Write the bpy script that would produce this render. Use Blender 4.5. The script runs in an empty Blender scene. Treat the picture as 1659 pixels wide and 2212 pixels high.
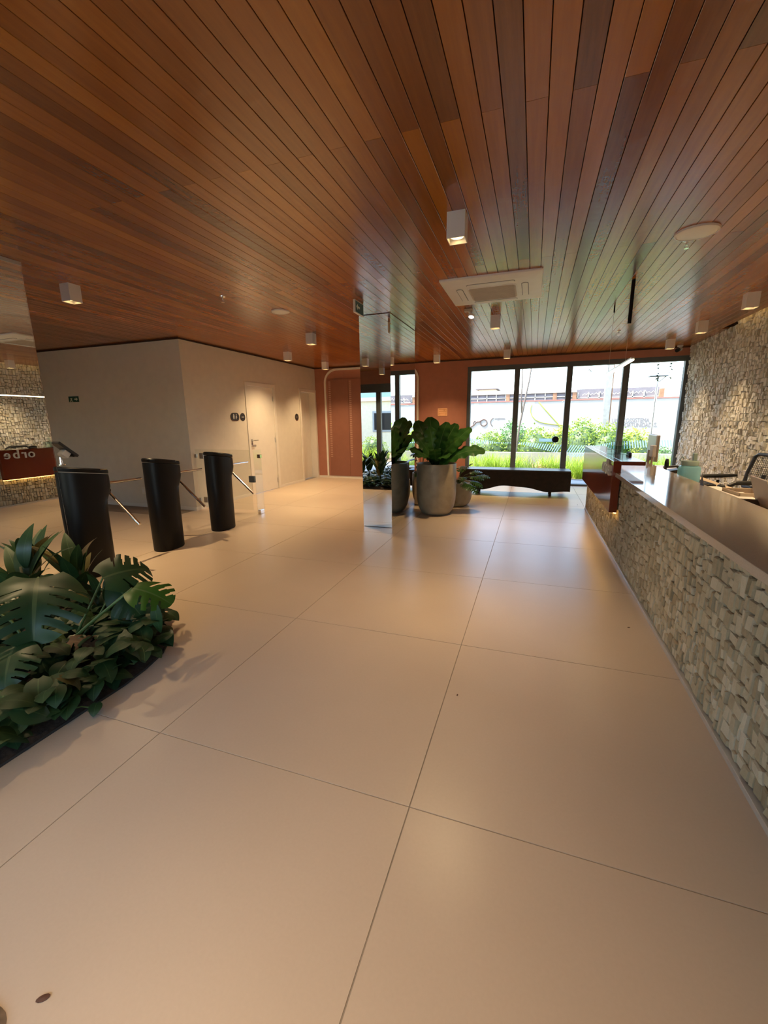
import bpy, bmesh, math, random
import numpy as np
from mathutils import Vector, Matrix, Euler

random.seed(7)
PI = math.pi
SC = bpy.context.scene
COL = SC.collection

# ------------------------------------------------------------------ camera
CAM_H = 1.406
FPX = 904.53
CR = ((0.94405, 0.32954, -0.01302), (-0.05849, 0.20615, 0.97677), (-0.32457, 0.92136, -0.21389))
cam_d = bpy.data.cameras.new('camera')
cam = bpy.data.objects.new('camera', cam_d)
COL.objects.link(cam)
cam_d.sensor_fit = 'HORIZONTAL'
cam_d.sensor_width = 36.0
cam_d.lens = FPX / 1659.0 * 36.0
cam_d.clip_start = 0.05
cam_d.clip_end = 300
_m = Matrix(((CR[0][0], CR[1][0], -CR[2][0]), (CR[0][1], CR[1][1], -CR[2][1]), (CR[0][2], CR[1][2], -CR[2][2])))
cam.matrix_world = Matrix.Translation((0, 0, CAM_H)) @ _m.to_4x4()
SC.camera = cam

# ------------------------------------------------------------------ light
SKY_STRENGTH = 1.0
SUN_STRENGTH = 9.0
EXPOSURE = 0.40
LAMP_W = 160.0
wd = bpy.data.worlds.new('sky')
SC.world = wd
wd.use_nodes = True
_nt = wd.node_tree
_nt.nodes.clear()
_sky = _nt.nodes.new('ShaderNodeTexSky')
_sky.sky_type = 'NISHITA'
_sky.sun_disc = False
_sky.sun_elevation = math.radians(63)
_sky.sun_rotation = math.radians(244)
_sky.air_density = 1.0
_sky.dust_density = 1.4
_bg = _nt.nodes.new('ShaderNodeBackground')
_bg.inputs['Strength'].default_value = SKY_STRENGTH
_wo = _nt.nodes.new('ShaderNodeOutputWorld')
_nt.links.new(_sky.outputs[0], _bg.inputs['Color'])
_nt.links.new(_bg.outputs[0], _wo.inputs['Surface'])
sun_d = bpy.data.lights.new('sun', 'SUN')
sun_d.energy = SUN_STRENGTH
sun_d.angle = math.radians(0.6)
sun_d.color = (1.0, 0.95, 0.86)
sun = bpy.data.objects.new('sun', sun_d)
COL.objects.link(sun)
sun.location = (-6, -1.2, 12)
sun.rotation_euler = Vector((0.46, 0.22, -1.0)).to_track_quat('-Z', 'Y').to_euler()

vs = SC.view_settings
vs.view_transform = 'Standard'
vs.look = 'None'
vs.exposure = EXPOSURE
vs.gamma = 1.0
vs.use_curve_mapping = False
SC.cycles.caustics_reflective = False
SC.cycles.caustics_refractive = False
SC.cycles.max_bounces = 14
SC.cycles.transparent_max_bounces = 24

# ------------------------------------------------------------------ materials
MATS = {}


def nodes_of(name):
    m = bpy.data.materials.new(name)
    m.use_nodes = True
    nt = m.node_tree
    return m, nt, nt.nodes['Principled BSDF']


def N(nt, t, **kw):
    n = nt.nodes.new(t)
    for k, v in kw.items():
        if k in n.inputs:
            n.inputs[k].default_value = v
        else:
            setattr(n, k, v)
    return n


def ramp(nt, fac, stops):
    r = nt.nodes.new('ShaderNodeValToRGB')
    e = r.color_ramp.elements
    while len(e) < len(stops):
        e.new(0.5)
    for i, (p, c) in enumerate(stops):
        e[i].position = p
        e[i].color = (*c, 1)
    nt.links.new(fac, r.inputs[0])
    return r


def noise(nt, scale, detail=3.0, vec=None, rough=0.5):
    n = nt.nodes.new('ShaderNodeTexNoise')
    n.inputs['Scale'].default_value = scale
    n.inputs['Detail'].default_value = detail
    n.inputs['Roughness'].default_value = rough
    if vec is not None:
        nt.links.new(vec, n.inputs['Vector'])
    return n


def worldpos(nt, scale=(1, 1, 1)):
    g = nt.nodes.new('ShaderNodeNewGeometry')
    mp = nt.nodes.new('ShaderNodeMapping')
    mp.inputs['Scale'].default_value = scale
    nt.links.new(g.outputs['Position'], mp.inputs['Vector'])
    return mp.outputs[0]


def bump(nt, b, height, strength=0.2, dist=0.01):
    n = nt.nodes.new('ShaderNodeBump')
    n.inputs['Strength'].default_value = strength
    n.inputs['Distance'].default_value = dist
    nt.links.new(height, n.inputs['Height'])
    nt.links.new(n.outputs[0], b.inputs['Normal'])


def plain(name, col, rough=0.5, metal=0.0, var=0.06, scale=8.0, spec=0.5, coat=0.0, bstr=0.0, bscale=60.0, trans=0.0):
    m, nt, b = nodes_of(name)
    v = worldpos(nt)
    n = noise(nt, scale, 4, v)
    lo = tuple(max(0, c * (1 - var)) for c in col)
    hi = tuple(min(1, c * (1 + var)) for c in col)
    r = ramp(nt, n.outputs[0], [(0.3, lo), (0.7, hi)])
    nt.links.new(r.outputs[0], b.inputs['Base Color'])
    b.inputs['Roughness'].default_value = rough
    b.inputs['Metallic'].default_value = metal
    b.inputs['Specular IOR Level'].default_value = spec
    b.inputs['Coat Weight'].default_value = coat
    b.inputs['Coat Roughness'].default_value = 0.05
    if trans:
        b.inputs['Transmission Weight'].default_value = trans
    if bstr:
        n2 = noise(nt, bscale, 3, v)
        bump(nt, b, n2.outputs[0], bstr, 0.005)
    MATS[name] = m
    return m


def emissive(name, col, strength):
    m, nt, b = nodes_of(name)
    b.inputs['Base Color'].default_value = (*col, 1)
    b.inputs['Emission Color'].default_value = (*col, 1)
    b.inputs['Emission Strength'].default_value = strength
    MATS[name] = m


def attr(nt, name):
    a = nt.nodes.new('ShaderNodeAttribute')
    a.attribute_name = name
    return a


# floor tiles: large beige porcelain, satin, faintly scuffed
m, nt, b = nodes_of('floor_tile')
v = worldpos(nt)
n1 = noise(nt, 1.1, 5, v)
n2 = noise(nt, 90, 3, v)
mix = N(nt, 'ShaderNodeMix', data_type='FLOAT')
mix.inputs[0].default_value = 0.25
nt.links.new(n1.outputs[0], mix.inputs[2])
nt.links.new(n2.outputs[0], mix.inputs[3])
r = ramp(nt, mix.outputs[0], [(0.3, (0.53, 0.42, 0.305)), (0.7, (0.60, 0.485, 0.365))])
nt.links.new(r.outputs[0], b.inputs['Base Color'])
n3 = noise(nt, 17.0, 7, v, 0.75)
n3.inputs['Distortion'].default_value = 0.8
rr = N(nt, 'ShaderNodeMapRange')
rr.inputs[1].default_value = 0.35
rr.inputs[2].default_value = 0.65
rr.inputs[3].default_value = 0.262
rr.inputs[4].default_value = 0.290
nt.links.new(n3.outputs[0], rr.inputs[0])
b.inputs['Roughness'].default_value = 0.305
b.inputs['Specular IOR Level'].default_value = 0.55
MATS['floor_tile'] = m

# varnished ceiling boards
m, nt, b = nodes_of('ceiling_wood')
v = worldpos(nt, (14, 0.8, 1))
g1 = noise(nt, 3.0, 6, v, 0.6)
a1 = attr(nt, 'tone')
mx = N(nt, 'ShaderNodeMath', operation='MULTIPLY_ADD')
nt.links.new(g1.outputs[0], mx.inputs[0])
mx.inputs[1].default_value = 0.42
nt.links.new(a1.outputs['Fac'], mx.inputs[2])
ad = N(nt, 'ShaderNodeMath', operation='SUBTRACT')
nt.links.new(mx.outputs[0], ad.inputs[0])
ad.inputs[1].default_value = 0.21
r = ramp(nt, ad.outputs[0], [(0.0, (0.11, 0.026, 0.005)), (0.3, (0.22, 0.058, 0.008)), (0.55, (0.30, 0.084, 0.010)), (0.8, (0.40, 0.128, 0.012)), (1.0, (0.32, 0.090, 0.022))])
nt.links.new(r.outputs[0], b.inputs['Base Color'])
n3 = noise(nt, 1.2, 4, worldpos(nt, (6, 2, 1)))
rr = N(nt, 'ShaderNodeMapRange')
rr.inputs[1].default_value = 0.3
rr.inputs[2].default_value = 0.7
rr.inputs[3].default_value = 0.20
rr.inputs[4].default_value = 0.25
nt.links.new(n3.outputs[0], rr.inputs[0])
nt.links.new(rr.outputs[0], b.inputs['Roughness'])
b.inputs['Specular IOR Level'].default_value = 1.0
n4 = noise(nt, 4.0, 2, worldpos(nt, (5, 5, 1)))
bump(nt, b, n4.outputs[0], 0.12, 0.01)
MATS['ceiling_wood'] = m

# split limestone
m, nt, b = nodes_of('split_stone')
v = worldpos(nt)
a1 = attr(nt, 'tone')
g1 = noise(nt, 30, 5, v, 0.65)
mx = N(nt, 'ShaderNodeMath', operation='MULTIPLY_ADD')
nt.links.new(g1.outputs[0], mx.inputs[0])
mx.inputs[1].default_value = 0.5
nt.links.new(a1.outputs['Fac'], mx.inputs[2])
ad = N(nt, 'ShaderNodeMath', operation='SUBTRACT')
nt.links.new(mx.outputs[0], ad.inputs[0])
ad.inputs[1].default_value = 0.25
r = ramp(nt, ad.outputs[0], [(0.0, (0.46, 0.42, 0.33)), (0.35, (0.61, 0.58, 0.49)), (0.65, (0.70, 0.68, 0.61)), (1.0, (0.78, 0.77, 0.72))])
nt.links.new(r.outputs[0], b.inputs['Base Color'])
b.inputs['Roughness'].default_value = 0.9
g2 = noise(nt, 110, 4, v, 0.7)
bump(nt, b, g2.outputs[0], 0.5, 0.006)
MATS['split_stone'] = m

# same split stone in darker colours, putting the counter front's shade into the tone
mt2 = m.copy()
mt2.name = 'split_stone_shaded'
for nd in mt2.node_tree.nodes:
    if nd.type == 'VALTORGB':
        for e_, c_ in zip(nd.color_ramp.elements, ((0.27, 0.215, 0.13), (0.38, 0.315, 0.205), (0.47, 0.405, 0.28), (0.56, 0.50, 0.38))):
            e_.color = (*c_, 1)
MATS['split_stone_shaded'] = mt2

# mirror, clear glass
m, nt, b = nodes_of('mirror')
b.inputs['Base Color'].default_value = (0.86, 0.88, 0.86, 1)
b.inputs['Metallic'].default_value = 1
b.inputs['Roughness'].default_value = 0.005
MATS['mirror'] = m


def glassy(name, tint, ior=1.45, rough=0.0):
    m = bpy.data.materials.new(name)
    m.use_nodes = True
    nt = m.node_tree
    nt.nodes.clear()
    o = nt.nodes.new('ShaderNodeOutputMaterial')
    t = nt.nodes.new('ShaderNodeBsdfTransparent')
    t.inputs[0].default_value = (*tint, 1)
    g = nt.nodes.new('ShaderNodeBsdfGlossy')
    g.inputs['Roughness'].default_value = rough
    f = nt.nodes.new('ShaderNodeFresnel')
    f.inputs['IOR'].default_value = ior
    mi = nt.nodes.new('ShaderNodeMixShader')
    ge = nt.nodes.new('ShaderNodeNewGeometry')
    inv = N(nt, 'ShaderNodeMath', operation='SUBTRACT')
    inv.inputs[0].default_value = 1.0
    nt.links.new(ge.outputs['Backfacing'], inv.inputs[1])
    mu = N(nt, 'ShaderNodeMath', operation='MULTIPLY')
    nt.links.new(inv.outputs[0], mu.inputs[0])
    nt.links.new(f.outputs[0], mu.inputs[1])
    nt.links.new(mu.outputs[0], mi.inputs[0])
    nt.links.new(t.outputs[0], mi.inputs[1])
    nt.links.new(g.outputs[0], mi.inputs[2])
    nt.links.new(mi.outputs[0], o.inputs[0])
    MATS[name] = m


glassy('pane_glass', (0.97, 0.985, 0.975))
glassy('gate_glass', (0.95, 0.965, 0.95), 1.75)
glassy('acrylic', (0.86, 0.92, 0.90), 1.5)


plain('grout', (0.30, 0.25, 0.20), 0.9)
plain('backing_dark', (0.03, 0.016, 0.01), 0.9)
plain('wall_greige', (0.70, 0.64, 0.535), 0.75, var=0.03, bstr=0.15, bscale=220)
plain('terracotta', (0.40, 0.165, 0.105), 0.7, var=0.05, bstr=0.1, bscale=160)
plain('terracotta_panel', (0.27, 0.105, 0.065), 0.55, var=0.04)
plain('red_lacquer', (0.185, 0.036, 0.018), 0.12, var=0.03, spec=0.6)
plain('white_paint', (0.78, 0.73, 0.64), 0.5, var=0.02)
plain('lamp_white', (0.80, 0.79, 0.76), 0.45, var=0.02)
plain('slot_pink', (0.50, 0.28, 0.20), 0.6)
plain('black_satin', (0.005, 0.005, 0.0055), 0.42, var=0.1, spec=0.22)
plain('black_plastic', (0.018, 0.018, 0.02), 0.45)
plain('frame_grey', (0.085, 0.10, 0.105), 0.5, var=0.08)
plain('chrome', (0.80, 0.78, 0.75), 0.14, metal=1.0, var=0.02)
plain('steel', (0.55, 0.54, 0.52), 0.3, metal=1.0)
plain('concrete', (0.30, 0.25, 0.175), 0.42, var=0.16, scale=9, bstr=0.2, bscale=70)
plain('soil', (0.030, 0.020, 0.014), 0.95, var=0.4, scale=60, bstr=0.9, bscale=80)
plain('bench_wood', (0.020, 0.014, 0.010), 0.6, var=0.3, scale=14, spec=0.25, bstr=0.3, bscale=40)
plain('bench_top', (0.022, 0.016, 0.012), 0.28, var=0.3, scale=14)
plain('joint_dark', (0.045, 0.035, 0.024), 0.95)
plain('quartz_top', (0.46, 0.39, 0.315), 0.07, var=0.06, scale=240, spec=0.6)
plain('quartz_edge', (0.56, 0.51, 0.46), 0.3, var=0.10, scale=300)
plain('desk_laminate', (0.55, 0.43, 0.30), 0.4, var=0.05)
plain('paper', (0.72, 0.70, 0.66), 0.8)
plain('beige_plastic', (0.55, 0.46, 0.36), 0.5)
plain('brown_folder', (0.10, 0.07, 0.05), 0.5)
plain('sage_plastic', (0.33, 0.42, 0.36), 0.5)
plain('letter_white', (0.75, 0.72, 0.66), 0.4)
plain('sign_dark', (0.030, 0.028, 0.026), 0.4)
plain('sign_green', (0.012, 0.075, 0.05), 0.5)
plain('sign_mark', (0.75, 0.80, 0.62), 0.5)
plain('sign_orange', (0.62, 0.27, 0.10), 0.5)
plain('sign_orange_pale', (0.86, 0.50, 0.26), 0.5)
plain('rubber', (0.02, 0.02, 0.02), 0.8)
plain('aluminium', (0.62, 0.60, 0.56), 0.4, metal=0.6)
plain('render_white', (0.43, 0.41, 0.36), 0.9, var=0.05, scale=1.5)
plain('soffit_cream', (0.75, 0.66, 0.48), 0.8)
plain('paving_outdoor', (0.42, 0.44, 0.47), 0.55, var=0.08, scale=3)
plain('garden_soil', (0.20, 0.13, 0.08), 0.95, var=0.3, scale=20)
plain('bark', (0.20, 0.16, 0.13), 0.9, var=0.25, scale=30)
plain('pole_concrete', (0.34, 0.33, 0.30), 0.9, var=0.12, scale=12)
plain('shed_metal', (0.22, 0.19, 0.19), 0.7, var=0.2, scale=3)
plain('shed_light', (0.62, 0.55, 0.44), 0.8, var=0.15)
plain('rust', (0.36, 0.18, 0.09), 0.8, var=0.2)
plain('red_cap', (0.62, 0.18, 0.14), 0.8)
plain('mark_brown', (0.16, 0.10, 0.08), 0.8)
plain('mark_grey', (0.28, 0.25, 0.24), 0.8)
plain('mark_green', (0.45, 0.62, 0.06), 0.8)
plain('film_white', (0.72, 0.84, 0.84), 0.7)
for _n, _c, _f in (('film_white', (0.78, 0.90, 0.90), .85), ('aqua_plastic', (0.46, 0.80, 0.88), .55)):
    if _n not in MATS:
        plain(_n, _c, 0.15)
    _t = MATS[_n].node_tree
    _tr = _t.nodes.new('ShaderNodeBsdfTranslucent')
    _tr.inputs[0].default_value = (*_c, 1)
    _ms = _t.nodes.new('ShaderNodeMixShader')
    _ms.inputs[0].default_value = _f
    _t.links.new(_t.nodes['Principled BSDF'].outputs[0], _ms.inputs[1])
    _t.links.new(_tr.outputs[0], _ms.inputs[2])
    _t.links.new(_ms.outputs[0], _t.nodes['Material Output'].inputs[0])
plain('far_teal', (0.36, 0.52, 0.50), 0.8)
plain('far_cream', (0.68, 0.62, 0.44), 0.8)
plain('far_grey', (0.30, 0.33, 0.33), 0.7)
plain('dry_leaf', (0.10, 0.045, 0.025), 0.8)
emissive('lamp_glow', (1.0, 0.66, 0.26), 5.0)
emissive('led_warm', (1.0, 0.58, 0.16), 7.0)
emissive('led_cove', (1.0, 0.56, 0.16), 5.0)
emissive('led_white', (1.0, 0.80, 0.48), 9.0)
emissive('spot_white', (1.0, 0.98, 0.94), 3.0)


def leafmat(name, lo, hi, vein, rough=0.35, trans=0.12):
    m, nt, b = nodes_of(name)
    tc = nt.nodes.new('ShaderNodeTexCoord')
    n = noise(nt, 7, 4, worldpos(nt))
    r = ramp(nt, n.outputs[0], [(0.3, lo), (0.7, hi)])
    sx = nt.nodes.new('ShaderNodeUVMap')
    sp = nt.nodes.new('ShaderNodeSeparateXYZ')
    nt.links.new(sx.outputs[0], sp.inputs[0])
    ab = N(nt, 'ShaderNodeMath', operation='ABSOLUTE')
    sb = N(nt, 'ShaderNodeMath', operation='SUBTRACT')
    nt.links.new(sp.outputs[0], sb.inputs[0])
    sb.inputs[1].default_value = 0.5
    nt.links.new(sb.outputs[0], ab.inputs[0])
    lt = N(nt, 'ShaderNodeMath', operation='LESS_THAN')
    nt.links.new(ab.outputs[0], lt.inputs[0])
    lt.inputs[1].default_value = 0.022
    mixc = N(nt, 'ShaderNodeMix', data_type='RGBA')
    nt.links.new(lt.outputs[0], mixc.inputs[0])
    nt.links.new(r.outputs[0], mixc.inputs[6])
    mixc.inputs[7].default_value = (*vein, 1)
    nt.links.new(mixc.outputs[2], b.inputs['Base Color'])
    b.inputs['Roughness'].default_value = rough
    b.inputs['Specular IOR Level'].default_value = 0.32
    # thin leaf lets some light through
    nt2 = nt.nodes
    tr = nt2.new('ShaderNodeBsdfTranslucent')
    nt.links.new(mixc.outputs[2], tr.inputs[0])
    ms = nt2.new('ShaderNodeMixShader')
    ms.inputs[0].default_value = trans
    out = nt2['Material Output']
    nt.links.new(b.outputs[0], ms.inputs[1])
    nt.links.new(tr.outputs[0], ms.inputs[2])
    nt.links.new(ms.outputs[0], out.inputs[0])
    MATS[name] = m


leafmat('leaf_monstera', (0.010, 0.032, 0.012), (0.020, 0.054, 0.016), (0.05, 0.08, 0.03), 0.42)
leafmat('leaf_bright', (0.03, 0.10, 0.012), (0.055, 0.15, 0.02), (0.10, 0.18, 0.05), 0.35, 0.25)
leafmat('leaf_pothos', (0.013, 0.036, 0.012), (0.026, 0.060, 0.018), (0.05, 0.09, 0.03), 0.48)
leafmat('leaf_pothos_light', (0.028, 0.062, 0.020), (0.055, 0.10, 0.035), (0.15, 0.20, 0.07), 0.5)
leafmat('leaf_olive', (0.07, 0.065, 0.02), (0.12, 0.10, 0.03), (0.14, 0.13, 0.05), 0.5)
leafmat('leaf_fern', (0.020, 0.075, 0.014), (0.045, 0.125, 0.022), (0.09, 0.16, 0.05), 0.35, 0.25)
leafmat('leaf_dark', (0.010, 0.028, 0.012), (0.02, 0.05, 0.02), (0.03, 0.06, 0.03), 0.3)
leafmat('leaf_dead', (0.09, 0.05, 0.025), (0.14, 0.08, 0.04), (0.16, 0.1, 0.05), 0.7)
leafmat('garden_grass', (0.26, 0.40, 0.025), (0.44, 0.58, 0.05), (0.4, 0.55, 0.1), 0.5, 0.35)
leafmat('garden_bush', (0.20, 0.33, 0.04), (0.38, 0.48, 0.07), (0.3, 0.4, 0.1), 0.5, 0.3)
leafmat('garden_bush_yellow', (0.34, 0.44, 0.04), (0.52, 0.55, 0.08), (0.4, 0.45, 0.1), 0.5, 0.3)
leafmat('garden_bush_green', (0.07, 0.20, 0.05), (0.16, 0.32, 0.08), (0.2, 0.3, 0.1), 0.5, 0.3)
plain('stem_green', (0.07, 0.12, 0.03), 0.5)
plain('stem_dark', (0.03, 0.035, 0.015), 0.7)

# ------------------------------------------------------------------ helpers


def link(name, verts, faces, mat, parent=None, smooth=False, attrs=None, uvs=None):
    me = bpy.data.meshes.new(name)
    me.from_pydata([tuple(p) for p in verts], [], faces)
    if smooth:
        me.polygons.foreach_set('use_smooth', [True] * len(me.polygons))
    if attrs:
        for k, vals in attrs.items():
            a = me.attributes.new(k, 'FLOAT', 'FACE')
            a.data.foreach_set('value', vals)
    if uvs is not None:
        ul = me.uv_layers.new(name='UVMap')
        co = []
        for p in me.polygons:
            for vi in p.vertices:
                co.extend(uvs[vi])
        ul.data.foreach_set('uv', co)
    me.materials.append(MATS[mat])
    me.update()
    o = bpy.data.objects.new(name, me)
    COL.objects.link(o)
    if parent is not None:
        o.parent = parent
    return o


class B:
    """collects primitive shapes into one mesh"""

    def __init__(self):
        self.v = []
        self.f = []

    def add(self, vs, fs):
        o = len(self.v)
        self.v += [tuple(p) for p in vs]
        self.f += [tuple(i + o for i in f) for f in fs]
        return self

    def box(self, x0, x1, y0, y1, z0, z1, bev=0.0, mat=None):
        if bev <= 0:
            vs = [(x0, y0, z0), (x1, y0, z0), (x1, y1, z0), (x0, y1, z0), (x0, y0, z1), (x1, y0, z1), (x1, y1, z1), (x0, y1, z1)]
            fs = [(3, 2, 1, 0), (4, 5, 6, 7), (0, 1, 5, 4), (1, 2, 6, 5), (2, 3, 7, 6), (3, 0, 4, 7)]
        else:
            bm = bmesh.new()
            bmesh.ops.create_cube(bm, size=1.0)
            for p in bm.verts:
                p.co = Vector(((x0 + x1) / 2 + p.co.x * (x1 - x0), (y0 + y1) / 2 + p.co.y * (y1 - y0), (z0 + z1) / 2 + p.co.z * (z1 - z0)))
            bmesh.ops.bevel(bm, geom=bm.edges[:], offset=bev, segments=2, affect='EDGES', profile=0.5)
            bm.verts.index_update()
            vs = [tuple(p.co) for p in bm.verts]
            fs = [tuple(p.index for p in f.verts) for f in bm.faces]
            bm.free()
        if mat is not None:
            vs = [tuple(mat @ Vector(p)) for p in vs]
        return self.add(vs, fs)

    def tube(self, pts, rad, seg=10, cap=True):
        pts = [Vector(p) for p in pts]
        n = len(pts)
        rads = rad if isinstance(rad, (list, tuple)) else [rad] * n
        vs = []
        fs = []
        prev = None
        for i in range(n):
            d = (pts[min(i + 1, n - 1)] - pts[max(i - 1, 0)]).normalized()
            if prev is None:
                a = d.cross(Vector((0, 0, 1)))
                if a.length < 1e-3:
                    a = d.cross(Vector((1, 0, 0)))
            else:
                a = prev - d * prev.dot(d)
            a.normalize()
            prev = a
            c = d.cross(a)
            for k in range(seg):
                t = 2 * PI * k / seg
                vs.append(pts[i] + (a * math.cos(t) + c * math.sin(t)) * rads[i])
        for i in range(n - 1):
            for k in range(seg):
                k2 = (k + 1) % seg
                fs.append((i * seg + k, i * seg + k2, (i + 1) * seg + k2, (i + 1) * seg + k))
        if cap:
            fs.append(tuple(range(seg - 1, -1, -1)))
            fs.append(tuple((n - 1) * seg + k for k in range(seg)))
        return self.add(vs, fs)

    def lathe(self, prof, cx=0, cy=0, seg=40, sx=1.0, sy=1.0, power=2.0):
        vs = []
        fs = []
        n = len(prof)
        for r, z in prof:
            for k in range(seg):
                t = 2 * PI * k / seg
                c, s = math.cos(t), math.sin(t)
                q = (abs(c) ** power + abs(s) ** power) ** (-1 / power)
                vs.append((cx + r * sx * c * q, cy + r * sy * s * q, z))
        for i in range(n - 1):
            for k in range(seg):
                k2 = (k + 1) % seg
                fs.append((i * seg + k, i * seg + k2, (i + 1) * seg + k2, (i + 1) * seg + k))
        if prof[0][0] > 1e-5:
            fs.append(tuple(range(seg - 1, -1, -1)))
        if prof[-1][0] > 1e-5:
            fs.append(tuple((n - 1) * seg + k for k in range(seg)))
        return self.add(vs, fs)

    def prism(self, poly, ax, lo, hi):
        """extrude a 2-D polygon along axis ax between lo and hi"""
        n = len(poly)

        def p3(p, h):
            return (h, p[0], p[1]) if ax == 0 else ((p[0], h, p[1]) if ax == 1 else (p[0], p[1], h))
        vs = [p3(p, lo) for p in poly] + [p3(p, hi) for p in poly]
        fs = [tuple(range(n - 1, -1, -1)), tuple(range(n, 2 * n))]
        for i in range(n):
            j = (i + 1) % n
            fs.append((i, j, n + j, n + i))
        return self.add(vs, fs)

    def make(self, name, mat, parent=None, smooth=False, fix=True):
        o = link(name, self.v, self.f, mat, parent, smooth)
        if fix:
            bm = bmesh.new()
            bm.from_mesh(o.data)
            bmesh.ops.recalc_face_normals(bm, faces=bm.faces[:])
            bm.to_mesh(o.data)
            bm.free()
        return o


def smooth_by_angle(o, ang=40):
    me = o.data
    bm = bmesh.new()
    bm.from_mesh(me)
    for e in bm.edges:
        if len(e.link_faces) == 2 and e.calc_face_angle(0) > math.radians(ang):
            e.smooth = False
    for f in bm.faces:
        f.smooth = True
    bm.to_mesh(me)
    bm.free()
    return o


def empty(name, loc=(0, 0, 0), rotz=0.0):
    o = bpy.data.objects.new(name, None)
    COL.objects.link(o)
    o.location = loc
    o.rotation_euler = (0, 0, rotz)
    o.empty_display_size = 0.1
    return o


def tag(o, label, cat, group=None):
    o['label'] = label
    o['category'] = cat
    if group:
        o['group'] = group
    return o


def struct(o, label=None):
    o['kind'] = 'structure'
    if label:
        o['label'] = label
    return o


def copy_tree(o, parent=None):
    c = o.copy()
    COL.objects.link(c)
    c.parent = parent
    for ch in list(o.children):
        copy_tree(ch, c)
    return c


def text_mesh(name, s, size, mat, parent, matrix, depth=0.004, align='LEFT', spacing=1.0):
    cu = bpy.data.curves.new(name, 'FONT')
    cu.body = s
    cu.size = size
    cu.extrude = depth / 2
    cu.align_x = align
    cu.space_character = spacing
    cu.resolution_u = 3
    t = bpy.data.objects.new(name, cu)
    me = bpy.data.meshes.new_from_object(t)
    bpy.data.objects.remove(t)
    bpy.data.curves.remove(cu)
    me.name = name
    me.transform(matrix)
    me.materials.clear()
    me.materials.append(MATS[mat])
    o = bpy.data.objects.new(name, me)
    COL.objects.link(o)
    o.parent = parent
    return o


# text planes: facing -Y (read from the room), and facing -X
FACE_NY = Matrix(((1, 0, 0, 0), (0, 0, -1, 0), (0, 1, 0, 0), (0, 0, 0, 1)))
FACE_NX = Matrix(((0, 0, -1, 0), (-1, 0, 0, 0), (0, 1, 0, 0), (0, 0, 0, 1)))
FACE_PX = Matrix(((0, 0, 1, 0), (1, 0, 0, 0), (0, 1, 0, 0), (0, 0, 0, 1)))


def seen_size(p, s=1.0):
    """rough apparent size from the viewpoint, used only to pick which pieces become single parts"""
    d = Vector(p) - Vector((0, 0, CAM_H))
    x = Vector(CR[0]).dot(d)
    y = Vector(CR[1]).dot(d)
    z = Vector(CR[2]).dot(d)
    if z < 0.1:
        return 0.0
    u = 829.5 + FPX * x / z
    w = 1106 - FPX * y / z
    if u < -40 or u > 1700 or w < -40 or w > 2250:
        return 0.0
    return s / z


R = random.random


def U(a, b):
    return a + (b - a) * random.random()
# ================================================================== SETTING
ZC = 2.667
XR, XL, YB, YF = 2.70, -9.60, -0.42, 9.58
XW, YW = -5.13, 5.33          # grey corner block: its +X face and its -Y face


def in_room(x, y):
    return not (x < XW and y > YW)


# ---- floor: grout bed with single tiles
fb = B()
fb.box(XL, XR, YB, YF, -0.08, -0.003)
floor = struct(fb.make('floor', 'grout'))
TX, TY = 1.203, 1.210
gx = [-0.352 + TX * k for k in range(-9, 4)]
gy = [1.240 + TY * k for k in range(-3, 9)]
tile_mesh = {}
for i in range(len(gx) - 1):
    for j in range(len(gy) - 1):
        x0, x1 = max(gx[i], XL), min(gx[i + 1], XR)
        y0, y1 = max(gy[j], YB), min(gy[j + 1], YF)
        if x1 - x0 < 0.02 or y1 - y0 < 0.02:
            continue
        if not in_room((x0 + x1) / 2, (y0 + y1) / 2):
            continue
        j2 = 0.0016
        w, d = (x1 - x0) - 2 * j2, (y1 - y0) - 2 * j2
        key = (round(w, 4), round(d, 4))
        cx, cy = (x0 + x1) / 2, (y0 + y1) / 2
        if key not in tile_mesh:
            e = 0.0008
            vs = [(-w / 2, -d / 2, -.006), (w / 2, -d / 2, -.006), (w / 2, d / 2, -.006), (-w / 2, d / 2, -.006),
                  (-w / 2 + e, -d / 2 + e, 0), (w / 2 - e, -d / 2 + e, 0), (w / 2 - e, d / 2 - e, 0), (-w / 2 + e, d / 2 - e, 0)]
            fs = [(4, 5, 6, 7), (0, 1, 5, 4), (1, 2, 6, 5), (2, 3, 7, 6), (3, 0, 4, 7)]
            o = link('tile', vs, fs, 'floor_tile', floor)
            tile_mesh[key] = o.data
        else:
            o = bpy.data.objects.new('tile', tile_mesh[key])
            COL.objects.link(o)
            o.parent = floor
        o.location = (cx, cy, 0)

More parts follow.
